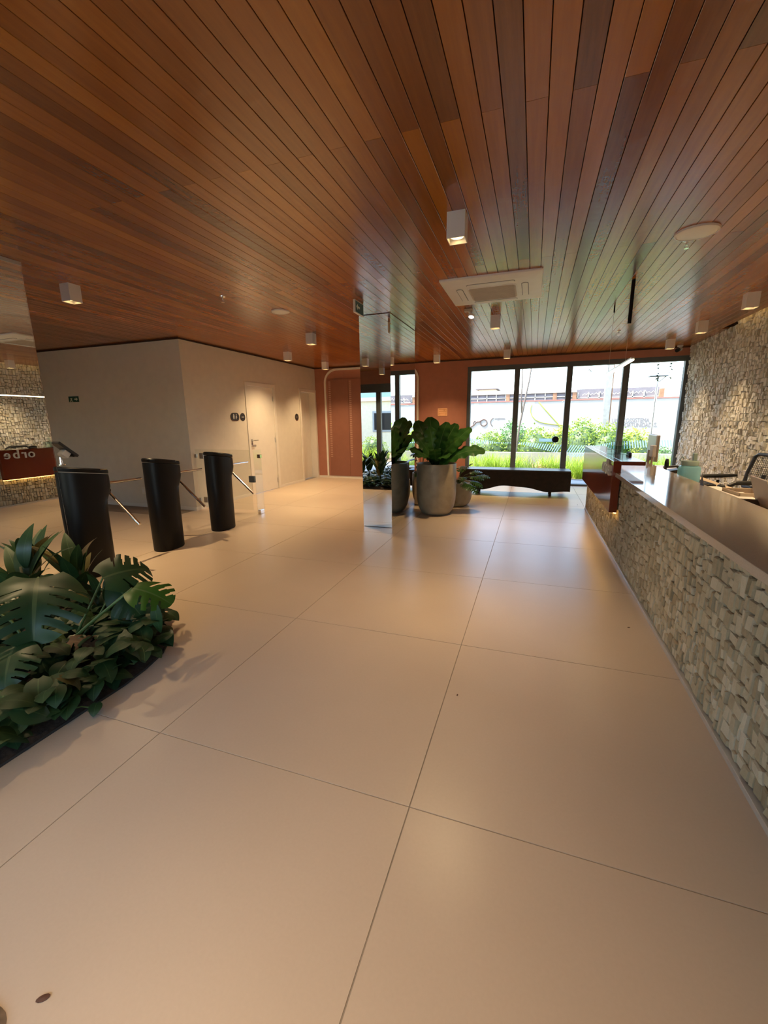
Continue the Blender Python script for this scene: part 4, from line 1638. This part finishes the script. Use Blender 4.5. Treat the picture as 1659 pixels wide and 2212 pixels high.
# dense low foliage nobody could count
rng = random.Random(3)
base_vs, base_fs, base_uv = leaf_geo(5, 2, w_heart, .7, .22)
gv, gf, gu = [], [], []
cnt = 0
while cnt < 1100:
    x, y = rng.uniform(-3.78, -2.03), rng.uniform(-.38, 2.2)
    if not in_bed(x, y, .015):
        continue
    cnt += 1
    L = rng.uniform(.07, .14)
    az = rng.uniform(0, 2 * PI)
    el = rng.uniform(-.5, .5)
    z0 = rng.uniform(.05, .11) if x > -2.4 else rng.uniform(.06, .20)
    mt = Matrix.Translation((x, y, z0)) @ Euler((el, rng.uniform(-.5, .5), az)).to_matrix().to_4x4() @ Matrix.Scale(L, 4)
    o0 = len(gv)
    gv += [tuple(mt @ Vector(p)) for p in base_vs]
    gf += [tuple(i + o0 for i in f) for f in base_fs]
    gu += base_uv
gc = link('ground_cover', gv, gf, 'leaf_dark', None, True, uvs=gu)
tag(gc, 'dense low dark leaves filling the planting bed', 'foliage')
gc['kind'] = 'stuff'

# trailing heart-leaf vines along the edge and over the bed
PL_EDGE = 'heart-leaved vine rooted along the straight right edge of the planting bed'
PL_MID = 'heart-leaved vine deeper in the bed, below the broad monstera leaf'
PL_OWN = {19: 'heart-leaved vine at the rounded far tip of the planting bed', 20: 'heart-leaved vine behind the bright split leaf, on the far curve of the bed', 21: 'heart-leaved vine on the far edge of the bed facing the turnstiles', 22: 'heart-leaved vine at the foot of the long monstera stem'}
vine_spots = []
for k in range(12):
    vine_spots.append((-2.10 - .05 * (k % 2), .02 + k * .15))
for k in range(7):
    vine_spots.append((-2.42 - .06 * (k % 3), .12 + k * .26))
vine_spots += [(-2.28, 1.80), (-2.48, 1.98), (-2.72, 2.05), (-2.75, 1.55), (-2.85, .8), (-2.95, 1.2)]
for k, (vx, vy) in enumerate(vine_spots):
    v = tag(empty('trailing_vine', (vx, vy, .04)), PL_OWN.get(k, PL_EDGE if k < 12 else PL_MID), 'vine', 'heart-leaved vines in the planting bed')
    nl = rng.randint(10, 13)
    for q in range(nl):
        a = rng.uniform(0, 2 * PI)
        rr_ = rng.uniform(.03, .17)
        bx, by = rr_ * math.cos(a), rr_ * math.sin(a)
        if vx + bx > -2.045:
            bx = -2.045 - vx - rng.uniform(0, .04)
        bz = rng.uniform(.05, .19)
        L = rng.uniform(.105, .170)
        a2 = rng.uniform(-2.3, .9)        # mostly leaning towards the room
        el = rng.uniform(-.75, .45)
        tipx = bx + L * math.cos(a2) * math.cos(el)
        if vx + tipx > -1.985:
            tipx = -1.985 - vx
        tp = (tipx, by + L * math.sin(a2) * math.cos(el), max(.02, bz + L * math.sin(el)))
        kind = 'leaf_pothos_%d' % rng.choice((0, 0, 0, 1, 1, 2, 2, 3 if rng.random() < .3 else 0))
        leaf(kind, (bx, by, bz), tp, v, (rng.uniform(-.3, .3), rng.uniform(-.3, .3), 1))
    pts = [(0, 0, 0)]
    for q in range(4):
        pts.append((rng.uniform(-.12, .05), rng.uniform(-.14, .14), rng.uniform(.03, .08)))
    stem(pts, .004, .003, v)
sp = tag(empty('trailing_vine', (-2.05, 1.20, .02)), 'single vine shoot creeping from the bed onto the floor tile', 'vine', 'heart-leaved vines in the planting bed')
stem([(0, 0, .02), (.03, .01, .03), (.075, .03, .02), (.10, .035, .012)], .0035, .0025, sp)
leaf('leaf_pothos_1', (.085, .05, .035), (.125, -.005, .008), sp, (.3, -.3, 1), .075)

# monsteras
mp = tag(empty('monstera', (-2.60, 1.40, .04)), 'big monstera with one broad split leaf hanging over the bed', 'monstera')
L0 = mp.location


def rel(p, o):
    return (p[0] - o[0], p[1] - o[1], p[2] - o[2])


A0, A1 = (-2.60, 1.465, .56), (-2.32, 1.22, .36)
leaf('leaf_monstera', rel(A0, L0), rel(A1, L0), mp, (.25, -.05, 1), .43, 1.0)
stem([(0, 0, 0), (-.10, .10, .25), (-.05, .10, .45), rel(A0, L0)], .011, .007, mp)
leaf('leaf_monstera_b', rel((-2.46, 1.22, .30), L0), rel((-2.31, 1.06, .20), L0), mp, (.4, -.5, .8), .24)
stem([(0, 0, 0), (.06, -.10, .18), rel((-2.46, 1.22, .30), L0)], .009, .006, mp)
leaf('leaf_monstera_b', rel((-2.95, 1.35, .42), L0), rel((-2.88, 1.05, .34), L0), mp, (0, -.2, 1), .34)
stem([(0, 0, 0), (-.2, 0, .25), rel((-2.95, 1.35, .42), L0)], .009, .006, mp)
leaf('leaf_monstera', rel((-2.80, 1.05, .36), L0), rel((-2.62, .80, .28), L0), mp, (.2, 0, 1), .32)
stem([(0, 0, 0), (-.12, -.2, .22), rel((-2.80, 1.05, .36), L0)], .009, .006, mp)

mq = tag(empty('monstera', (-2.58, 1.52, .04)), 'monstera whose long stem reaches right to bright split leaves', 'monstera')
L0 = mq.location
stem([(0, 0, .06), (.14, .05, .19), (.28, .11, .31), rel((-2.165, 1.685, .462), L0)], .011, .007, mq)
leaf('leaf_monstera_c', rel((-2.165, 1.685, .462), L0), rel((-1.965, 1.74, .40), L0), mq, (-.2, -.25, 1), .25, .95)
leaf('leaf_monstera_b', rel((-2.42, 1.70, .49), L0), rel((-2.36, 1.94, .49), L0), mq, (.45, -.35, .8), .30)
stem([(0, 0, 0), (.05, .14, .25), rel((-2.42, 1.70, .49), L0)], .009, .006, mq)
leaf('leaf_monstera_b', rel((-2.40, 1.76, .42), L0), rel((-2.27, 1.78, .26), L0), mq, (.6, -.5, .6), .26, .8)
stem([(0, 0, 0), (.08, .18, .2), rel((-2.40, 1.76, .42), L0)], .008, .005, mq)
leaf('leaf_pothos_0', rel((-2.35, 1.86, .27), L0), rel((-2.22, 1.88, .24), L0), mq, (0, -.3, 1), .19)
leaf('leaf_lance', rel((-2.11, 1.775, .34), L0), rel((-2.10, 1.765, .15), L0), mq, (.4, -.9, .1), .21, 1.3)
leaf('leaf_pothos_1', rel((-2.42, 1.82, .27), L0), rel((-2.41, 1.75, .11), L0), mq, (.4, -.9, .2), .19)
dd = tag(empty('dead_leaf', (-2.42, 1.50, .16)), 'brown withered split leaf lying in the bed', 'leaf')
leaf('leaf_dead', (-.05, -.02, .02), (.08, .05, -.03), dd, (.1, -.3, 1), .19, 1.0, 'leaf_blade')
stem([(-.05, -.02, .02), (-.12, -.05, -.02)], .004, .003, dd, 'stem_dark')

# tall pointed leaf clumps at the back of the bed
tall = [(-3.12, 1.66, .74, 'tall clump of pointed leaves at the left edge of the bed'),
        (-3.02, 1.93, .62, 'upright pointed-leaf clump right in front of the first turnstile'),
        (-3.45, 1.92, .66, 'pointed-leaf clump at the rear corner of the bed, seen in the mirrors'),
        (-3.50, 1.35, .70, 'tall pointed-leaf clump close to the mirror column'),
        (-3.40, .75, .72, 'tall pointed-leaf clump by the left mirror, behind the monstera'),
        (-3.10, .35, .66, 'pointed-leaf clump at the near end of the bed'),
        (-2.72, 1.90, .42, 'low pointed-leaf clump behind the monstera stem')]
for (x, y, h, lb) in tall:
    t = tag(empty('pointed_leaf_plant', (x, y, .04)), lb, 'plant', 'pointed-leaf plants at the back of the bed')
    nl = 13
    for k in range(nl):
        a = 2 * PI * k / nl + rng.uniform(-.3, .3)
        lean = rng.uniform(.12, .85)
        z0 = h * rng.uniform(.30, .62)
        L = h * rng.uniform(.38, .50)
        b0 = Vector((math.cos(a) * .05, math.sin(a) * .05, z0))
        tp = b0 + Vector((math.cos(a) * math.sin(lean), math.sin(a) * math.sin(lean), math.cos(lean))) * L
        if x + tp.x < -3.74:
            tp.x = -3.74 - x
        leaf(rng.choice(('leaf_lance', 'leaf_lance_dark', 'leaf_lance', 'leaf_lance_olive' if k % 4 == 0 else 'leaf_lance')), b0, tp, t, (math.cos(a) * -.6, math.sin(a) * -.6, 1), L, 1.25)
    stem([(0, 0, 0), (.01, 0, h * .35), (0, .01, h * .62)], .012, .008, t, 'stem_dark')

# ---- concrete pots


def pot(x, y, r_, h, label, rb=.52):
    p = tag(empty('concrete_pot', (x, y, 0)), label, 'pot', 'round concrete pots')
    prof = [(.0001, 0), (r_ * rb, 0), (r_ * (rb + .05), .008)]
    hb = min(h * .48, r_ * 1.15)
    for k in range(1, 9):
        a = PI / 2 * k / 8
        prof.append((r_ * (rb + .05) + (r_ - r_ * (rb + .05)) * math.sin(a) ** .9, .008 + hb * (1 - math.cos(a))))
    prof += [(r_ * 1.0, h * .75), (r_ * .985, h - .008), (r_ * .975, h), (r_ * .915, h), (r_ * .905, h - .012), (r_ * .90, h - .05)]
    smooth_by_angle(B().lathe(prof, seg=56).make('shell', 'concrete', p), 50)
    B().lathe([(r_ * .90, h - .055), (r_ * .5, h - .045), (.0001, h - .04)], seg=32).make('soil', 'soil', p)
    return p


P1 = (-1.335, 6.19)
pot(P1[0], P1[1], .298, .770, 'tallest concrete pot, with the fern, beside the mirror column')
pot(-1.17, 6.90, .275, .400, 'lowest concrete pot, with the lobed trailing plant, near the bench', .55)
pot(-1.77, 6.88, .265, .540, 'mid height concrete pot tucked behind the mirror column')

fn = tag(empty('fern', (P1[0], P1[1], .725)), 'bird nest fern with broad wavy upright leaves in the tall pot', 'fern')
tips = [(-1.59, -.05, 1.40, 'leaf_fern'), (-1.47, .10, 1.46, 'leaf_fern'), (-1.42, -.08, 1.29, 'leaf_fern_bright'), (-1.22, -.12, 1.36, 'leaf_fern'), (-1.12, .10, 1.36, 'leaf_fern'),
        (-.93, .05, 1.30, 'leaf_fern'), (-.73, -.05, 1.06, 'leaf_fern_b'), (-1.585, -.20, 1.24, 'leaf_fern'), (-1.57, -.30, 1.05, 'leaf_fern_b'), (-1.05, -.26, 1.16, 'leaf_fern'),
        (-1.30, -.34, 1.08, 'leaf_fern_b'), (-1.30, .34, 1.34, 'leaf_fern'), (-1.52, .34, 1.20, 'leaf_fern'), (-1.02, .34, 1.22, 'leaf_fern'), (-1.50, -.34, .98, 'leaf_fern_b'), (-1.15, -.36, .98, 'leaf_fern_b')]
for (tx, dy, tz, kd) in tips:
    d = Vector((tx - P1[0], dy, tz - .725))
    b0 = Vector((d.x * .12, d.y * .12, .0))
    up = Vector((-d.x * .7, -d.y - .45, .35))
    leaf(kd, b0, d, fn, up, d.length * 1.03, 1.0)
xn = tag(empty('lobed_plant', (-1.12, 6.88, .36)), 'small lobed-leaf philodendron spilling over the low pot', 'plant')
for (tx, dy, tz) in ((-.74, -.02, .47), (-.58, .02, .50), (-.78, -.22, .27), (-.93, -.30, .36), (-.98, -.05, .64), (-1.10, .2, .6), (-.80, .15, .56), (-1.02, -.28, .50), (-.72, -.12, .36), (-1.25, -.25, .55)):
    d = Vector((tx + 1.12, dy, tz - .36))
    k = d * .55 + Vector((0, 0, .06))
    stem([(0, 0, 0), k * .6 + Vector((0, 0, .05)), k], .004, .003, xn)
    leaf('leaf_xanadu', k, d, xn, (0, -.3, 1), .22)
dk = tag(empty('dark_plant', (-1.74, 6.88, .50)), 'dark broad-leaved plant behind the mirror column', 'plant')
for k in range(16):
    a = 2 * PI * k / 16 + rng.uniform(-.2, .2)
    rr_ = rng.uniform(.10, .30)
    z = rng.uniform(.05, .36)
    b0 = Vector((math.cos(a) * rr_ * .5, math.sin(a) * rr_ * .5, z))
    leaf('leaf_dark_heart', b0, b0 + Vector((math.cos(a) * .2, math.sin(a) * .2, rng.uniform(-.06, .1))), dk, (0, 0, 1), .25)
    stem([(0, 0, 0), b0 * .6, b0], .005, .003, dk, 'stem_dark')

# ================================================================== OUTDOORS
gd = B()
gd.box(-40, 40, -40, 60, -.30, -.10)
struct(gd.make('ground', 'garden_soil'))
pv = B()
pv.box(-8, 8, YF + .16, 10.60, -.10, -.02)
pav = struct(pv.make('paving_front', 'grout'))
for k in range(-5, 7):
    B().box(k * .9 + .25 + .002, k * .9 + 1.15 - .002, YF + .17, 10.14, -.03, -.012).make('paver', 'paving_outdoor', pav)
    B().box(k * .9 + .25 + .002, k * .9 + 1.15 - .002, 10.145, 10.59, -.03, -.012).make('paver', 'paving_outdoor', pav)
struct(B().box(-8, 8, 10.60, 10.68, -.10, .0).make('kerb_front', 'render_white'))
struct(B().box(-9, 9, 12.72, 12.86, -.10, .455, .004).make('kerb_rear', 'render_white'))
struct(B().box(-7, 5, YF + .16, 10.64, 2.545, 2.72).make('eave_front', 'soffit_cream'))
struct(B().box(-10, 4, YB - 2.4, YB - .15, 2.60, 2.74).make('sun_shade_back', 'soffit_cream'))  # unseen overhang added to keep direct sun out of the entrance glazing
pvb = B()
pvb.box(-11, 5, YB - 3.2, YB - .15, -.10, -.015)
struct(pvb.make('paving_back', 'paving_outdoor'))


def blades(name, n, x0, x1, y0, y1, hmin, hmax, mat, w, seed, clump=None):
    g = random.Random(seed)
    vs, fs, uv = [], [], []
    cl = [(g.uniform(x0, x1), g.uniform(y0, y1)) for _ in range(clump)] if clump else None
    for _ in range(n):
        if cl:
            c = g.choice(cl)
            x, y = g.gauss(c[0], .07), g.gauss(c[1], .07)
        else:
            x, y = g.uniform(x0, x1), g.uniform(y0, y1)
        h = g.uniform(hmin, hmax)
        a = g.uniform(0, 2 * PI)
        lean = g.uniform(.05, .55)
        bend = g.uniform(.2, 1.0)
        dx, dy = math.cos(a), math.sin(a)
        px, py = -dy * w / 2, dx * w / 2
        o0 = len(vs)
        for k in range(4):
            t = k / 3
            out = h * (lean * t + bend * .35 * t * t)
            zz = h * (t - .28 * bend * t * t) - .08
            ww = 1 - t * .85
            vs += [(x + dx * out - px * ww, y + dy * out - py * ww, zz), (x + dx * out + px * ww, y + dy * out + py * ww, zz)]
            uv += [(0, t), (1, t)]
        for k in range(3):
            fs.append((o0 + 2 * k, o0 + 2 * k + 1, o0 + 2 * k + 3, o0 + 2 * k + 2))
    return link(name, vs, fs, mat, None, True, uvs=uv)


o = blades('strap_grass', 5200, -3.6, 5.2, 10.80, 12.60, .38, .66, 'garden_grass', .022, 5, 150)
tag(o, 'bright green strap-leaved grass bed just outside the window', 'grass')
o['kind'] = 'stuff'
o = blades('dry_grass_clump', 90, .15, .70, 10.95, 11.35, .30, .55, 'leaf_dead', .02, 8, 3)
o.data.materials[0] = MATS['sign_orange_pale']
tag(o, 'orange dry tuft among the green grass outside', 'grass')
o['kind'] = 'stuff'


def bush(x, y, rx, ry, h, mat, label, seed, n=1500, ls=.055):
    g = random.Random(seed)
    b_ = tag(empty('garden_bush', (x, y, -.10)), label, 'bush', 'garden bushes along the boundary wall')
    vs, fs, uv = [], [], []
    for _ in range(n):
        a = g.uniform(0, 2 * PI)
        u = g.uniform(-.2, 1)
        q = math.sqrt(max(0, 1 - u * u))
        rr_ = g.uniform(.80, 1.04) + .10 * math.sin(a * 5 + seed) + .06 * math.sin(a * 11 + u * 9)
        p = Vector((rx * q * math.cos(a) * rr_, ry * q * math.sin(a) * rr_, h * (.10 + .90 * u) * (rr_ * .5 + .5)))
        if p.z < 0:
            continue
        e = Euler((g.uniform(-1.2, 1.2), g.uniform(-1.2, 1.2), g.uniform(0, 2 * PI))).to_matrix()
        L = ls * g.uniform(.7, 1.4)
        o0 = len(vs)
        for c in ((0, 0, 0), (.35 * L, .5 * L, .05 * L), (0, 1.1 * L, 0), (-.35 * L, .5 * L, .05 * L)):
            vs.append(tuple(p + e @ Vector(c)))
        uv += [(.5, 0), (1, .5), (.5, 1), (0, .5)]
        fs.append((o0, o0 + 1, o0 + 2, o0 + 3))
    f = link('foliage', vs, fs, mat, b_, False, uvs=uv)
    f['kind'] = 'stuff'
    inner = B()
    inner.lathe([(rx * .55, .05), (rx * .80, h * .3), (rx * .66, h * .62), (rx * .3, h * .82), (.0001, h * .86)], seg=18, sx=1, sy=ry / rx)
    inner.make('inner_mass', 'stem_green', b_, True)
    for k in range(3):
        B().tube([(g.uniform(-.05, .05), g.uniform(-.05, .05), 0), (g.uniform(-.3, .3) * rx, g.uniform(-.3, .3) * ry, h * .5)], [.02, .01], 6).make('branch', 'bark', b_)


bush(-1.25, 13.7, .62, .5, 1.12, 'garden_bush', 'leftmost pale green bush outside the first window pane', 11, 1700)
bush(-.60, 14.1, .62, .55, 1.38, 'garden_bush_green', 'darker green bush behind the slim forked tree', 12, 1900)
bush(.10, 13.6, .62, .5, 1.22, 'garden_bush', 'bush under the green curve painted on the wall', 13, 1700)
bush(.75, 13.9, .55, .5, 1.20, 'garden_bush_yellow', 'yellowish bush in the second window pane', 14, 1600)
bush(1.42, 13.7, .70, .55, 1.45, 'garden_bush', 'tallest bush, left of the concrete utility pole', 15, 2200)
bush(2.05, 13.4, .62, .5, 1.30, 'garden_bush', 'bush in front of the concrete utility pole', 16, 1700)
bush(2.72, 13.6, .52, .5, 1.18, 'garden_bush_yellow', 'yellow green bush under the wall lettering, by the lamp post', 17, 1700)
bush(-2.1, 13.9, .55, .5, .85, 'garden_bush', 'small pale bush at the left end, mostly behind the red wall', 18, 1000)
bush(3.6, 14.6, .55, .4, .62, 'garden_bush_green', 'low bush to the right of the lamp post', 19, 900)

# slim forked tree, utility pole, lamp post
tr = tag(empty('slim_tree', (-.45, 12.95, -.10)), 'slim bare forked tree trunk in the garden behind the second pane', 'tree')
B().tube([(0, 0, 0), (.02, 0, .7), (.075, 0, 1.33), (.16, 0, 1.85), (.205, 0, 2.15), (.27, 0, 2.55), (.30, 0, 2.85), (.33, 0, 3.4)], [.035, .03, .028, .026, .024, .022, .021, .018], 8).make('trunk', 'bark', tr, True)
B().tube([(.12, 0, 1.65), (.08, 0, 2.12), (.085, 0, 2.5), (.07, 0, 2.8), (.11, 0, 3.3)], [.022, .020, .02, .018, .015], 8).make('branch', 'bark', tr, True)
up = tag(empty('utility_pole', (2.03, 14.4, -.10)), 'grey concrete utility pole rising in front of the boundary wall', 'pole')
B().box(-.085, .085, -.085, .085, 0, 5.2, .01).make('shaft', 'pole_concrete', up)
B().tube([(.12, 0, 0), (.11, 0, 5.0)], .014, 8).make('conduit', 'rust', up)
lp = tag(empty('garden_lamp', (2.88, 12.62, -.10)), 'slim grey garden lamp post with a flat tilted head', 'lamp post')
B().tube([(.0, 0, 0), (0, 0, 2.40)], [.032, .026], 10).make('post', 'steel', lp)
B().box(-.20, .20, -.11, .11, 2.485, 2.51, .004).make('solar_head', 'frame_grey', lp)
B().tube([(0, 0, 2.40), (0, 0, 2.49)], .02, 8).make('neck', 'frame_grey', lp)
B().tube([(0, 0, 2.33), (.17, 0, 2.485)], .010, 6).make('brace', 'frame_grey', lp)

# boundary wall with painted lettering and logo lines
bwall = struct(B().box(-16, 18, 16.0, 16.2, -.10, 1.985).make('wall_boundary', 'render_white'), 'white rendered garden boundary wall with lettering')
cp = B().box(-16, 18, 15.98, 16.22, 1.985, 2.02).make('cap', 'red_cap', bwall)


def fit_text(s, x0, x1, z, mat):
    o = text_mesh('lettering', s, .195, mat, bwall, FACE_NY, .006)
    xs = [v.co.x for v in o.data.vertices]
    k = (x1 - x0) / (max(xs) - min(xs))
    o.data.transform(Matrix.Translation((x0 - min(xs) * k, 15.995, z)) @ Matrix.Diagonal((k, 1, 1, 1)))
    return o


fit_text('UM ECOSSISTEMA', 2.47, 3.55, 1.240, 'mark_grey')
fit_text('DE OPORTUNIDADES.', 2.47, 3.785, 1.090, 'mark_grey')
t = fit_text('orgânico', -1.34, -.98, 1.38, 'mark_grey')
t.data.transform(Matrix.Translation((0, 0, 1.38)) @ Matrix.Diagonal((1, 1, .6, 1)) @ Matrix.Translation((0, 0, -1.38)))


def mark(pts, r_, mat):
    B().tube([(p[0], 15.992, p[1]) for p in pts], r_, 6).make('painted_line', mat, bwall, True)


mark([(-.09, 1.87), (-.125, 1.75), (-.12, 1.62), (-.05, 1.47), (.05, 1.36), (.2, 1.28), (.36, 1.235), (.65, 1.19), (.98, 1.155), (1.2, 1.14)], .014, 'mark_green')
mark([(.134, 1.955), (.40, 1.65), (.72, 1.30), (.95, 1.05), (1.2, .8)], .016, 'mark_green')
mark([(-1.72 + .115 * math.cos(a * PI / 10), 1.275 + .115 * math.sin(a * PI / 10)) for a in range(21)], .016, 'mark_brown')
mark([(-2.24, 1.08), (-2.14, 1.15), (-2.06, 1.2), (-2.02, 1.27), (-1.95, 1.31), (-1.88, 1.305), (-1.80, 1.36)], .018, 'mark_brown')
mark([(-2.02, 1.33), (-2.07, 1.32), (-2.10, 1.25), (-2.07, 1.19)], .012, 'mark_brown')
mark([(-1.38, 1.44), (-1.45, 1.38), (-1.485, 1.30), (-1.46, 1.21), (-1.40, 1.14)], .010, 'mark_brown')

# shed roofs with lattice behind the wall
sh = tag(empty('lattice_shed', (.9, 17.6, 1.2)), 'low dark shed with light lattice bars showing above the boundary wall', 'shed')
B().box(-4.6, .45, 0, 2.4, -1.3, 1.13).make('body', 'shed_metal', sh)
B().box(-4.7, .55, -.08, 2.4, 1.13, 1.20).make('roof_edge', 'shed_light', sh)
B().box(.52, 3.22, .1, 2.4, -1.3, 1.24).make('body_right', 'shed_metal', sh)
for k in range(14):
    x = -4.5 + k * .36
    B().box(x - .018, x + .018, -.05, -.01, .70, 1.13).make('lattice_bar', 'shed_light', sh)
for k in range(8):
    x = .60 + k * .36
    B().box(x - .018, x + .018, .04, .09, .70, 1.12).make('lattice_bar', 'shed_light', sh)
for z in (.84, .99):
    B().box(-4.6, .45, -.05, -.012, z - .015, z + .015).make('rail', 'shed_light', sh)
B().box(.55, 3.2, .04, .088, .90, .935).make('rail', 'shed_light', sh)
for x in (-4.62, -1.9, -.2, .48, 3.28):
    B().box(x - .07, x + .07, -.06, .05, -1.3, 1.17).make('post', 'rust', sh)
g = random.Random(4)
for k in range(9):
    x = .75 + k * .26
    B().tube([(x, .02, 1.0 + g.uniform(0, .06)), (x + .07, .02, 1.09 + g.uniform(-.03, .05)), (x + .13, .02, 1.03), (x + .2, .02, 1.10 + g.uniform(-.04, .04)), (x + .27, .02, 1.02)], .011, 5).make('wire_coil', 'shed_light', sh)
pg = tag(empty('distant_roof', (-3.05, 30, 0)), 'stepped pale roof far behind the boundary wall at the left', 'roof')
B().box(-.95, .95, 0, 2, -.1, 3.02).make('tower', 'shed_light', pg)
B().box(-.82, .78, -.2, 2.2, 3.02, 3.17, .01).make('roof_tier', 'soffit_cream', pg)
B().box(-.55, .55, -.1, 2.1, 3.17, 3.34, .01).make('roof_tier', 'desk_laminate', pg)
B().box(-.80, .70, -.2, 2.2, 3.34, 3.41, .01).make('roof_tier', 'shed_metal', pg)

# leaves dangling from the eave
for x, n_, zb, lb in ((1.10, 7, 2.36, 'leafy tendril hanging outside at the third pane'), (2.39, 11, 2.16, 'leafy tendril hanging outside above the lamp post'), (2.62, 6, 2.20, 'sparse tendril hanging outside by the right window jamb')):
    h = tag(empty('hanging_tendril', (x, 10.55, 2.545)), lb, 'tendril', 'tendrils hanging from the eave')
    B().tube([(0, 0, 0), (.01, 0, (zb - 2.545) * .5), (0, 0, zb - 2.545)], .003, 5).make('stem', 'stem_dark', h)
    for k in range(n_):
        z = (zb - 2.545) * (k + 1) / n_
        a = rng.uniform(0, 2 * PI)
        leaf('leaf_dark_heart', (0, 0, z), (math.cos(a) * .05, math.sin(a) * .05, z - .03), h, (0, 0, 1), .055)

# what the entrance glazing looks onto
hs = tag(empty('pale_house', (-6.5, -9.5, -.10)), 'pale house with a teal band across the forecourt, seen in the mirror column', 'house')
B().box(-5, 6, -4, 0, 0, 4.2).make('wall', 'far_cream', hs)
B().box(-5, 6, -.02, .06, 2.60, 4.2).make('band', 'far_teal', hs)
B().box(-5, 6, -.02, .10, 2.42, 2.60).make('ledge', 'soffit_cream', hs)
for x in (-3.0, -.4, 3.0):
    w_ = B().box(x - .6, x + .6, -.02, .04, .95, 1.95, .02).make('window_frame', 'far_grey', hs)
    B().box(x - .5, x + .5, .04, .05, 1.05, 1.85).make('window_pane', 'black_satin', w_)
o = blades('forecourt_grass', 1500, -7.5, 1.5, -5.8, -3.9, .35, .75, 'garden_grass', .025, 21, 45)
tag(o, 'tall green grass tufts outside the entrance, seen in the mirror column', 'grass')
o['kind'] = 'stuff'
bush(-4.4, -5.3, .55, .5, .85, 'garden_bush', 'rounded bush outside the entrance, seen left in the mirror column', 31, 900)
bush(-3.0, -6.4, .5, .5, 1.5, 'garden_bush_yellow', 'yellow green bush outside the entrance, seen in the mirror column', 32, 900)
bush(-6.0, -5.6, .6, .5, .9, 'garden_bush', 'rounded bush outside the entrance, left of the grass tufts', 33, 900)
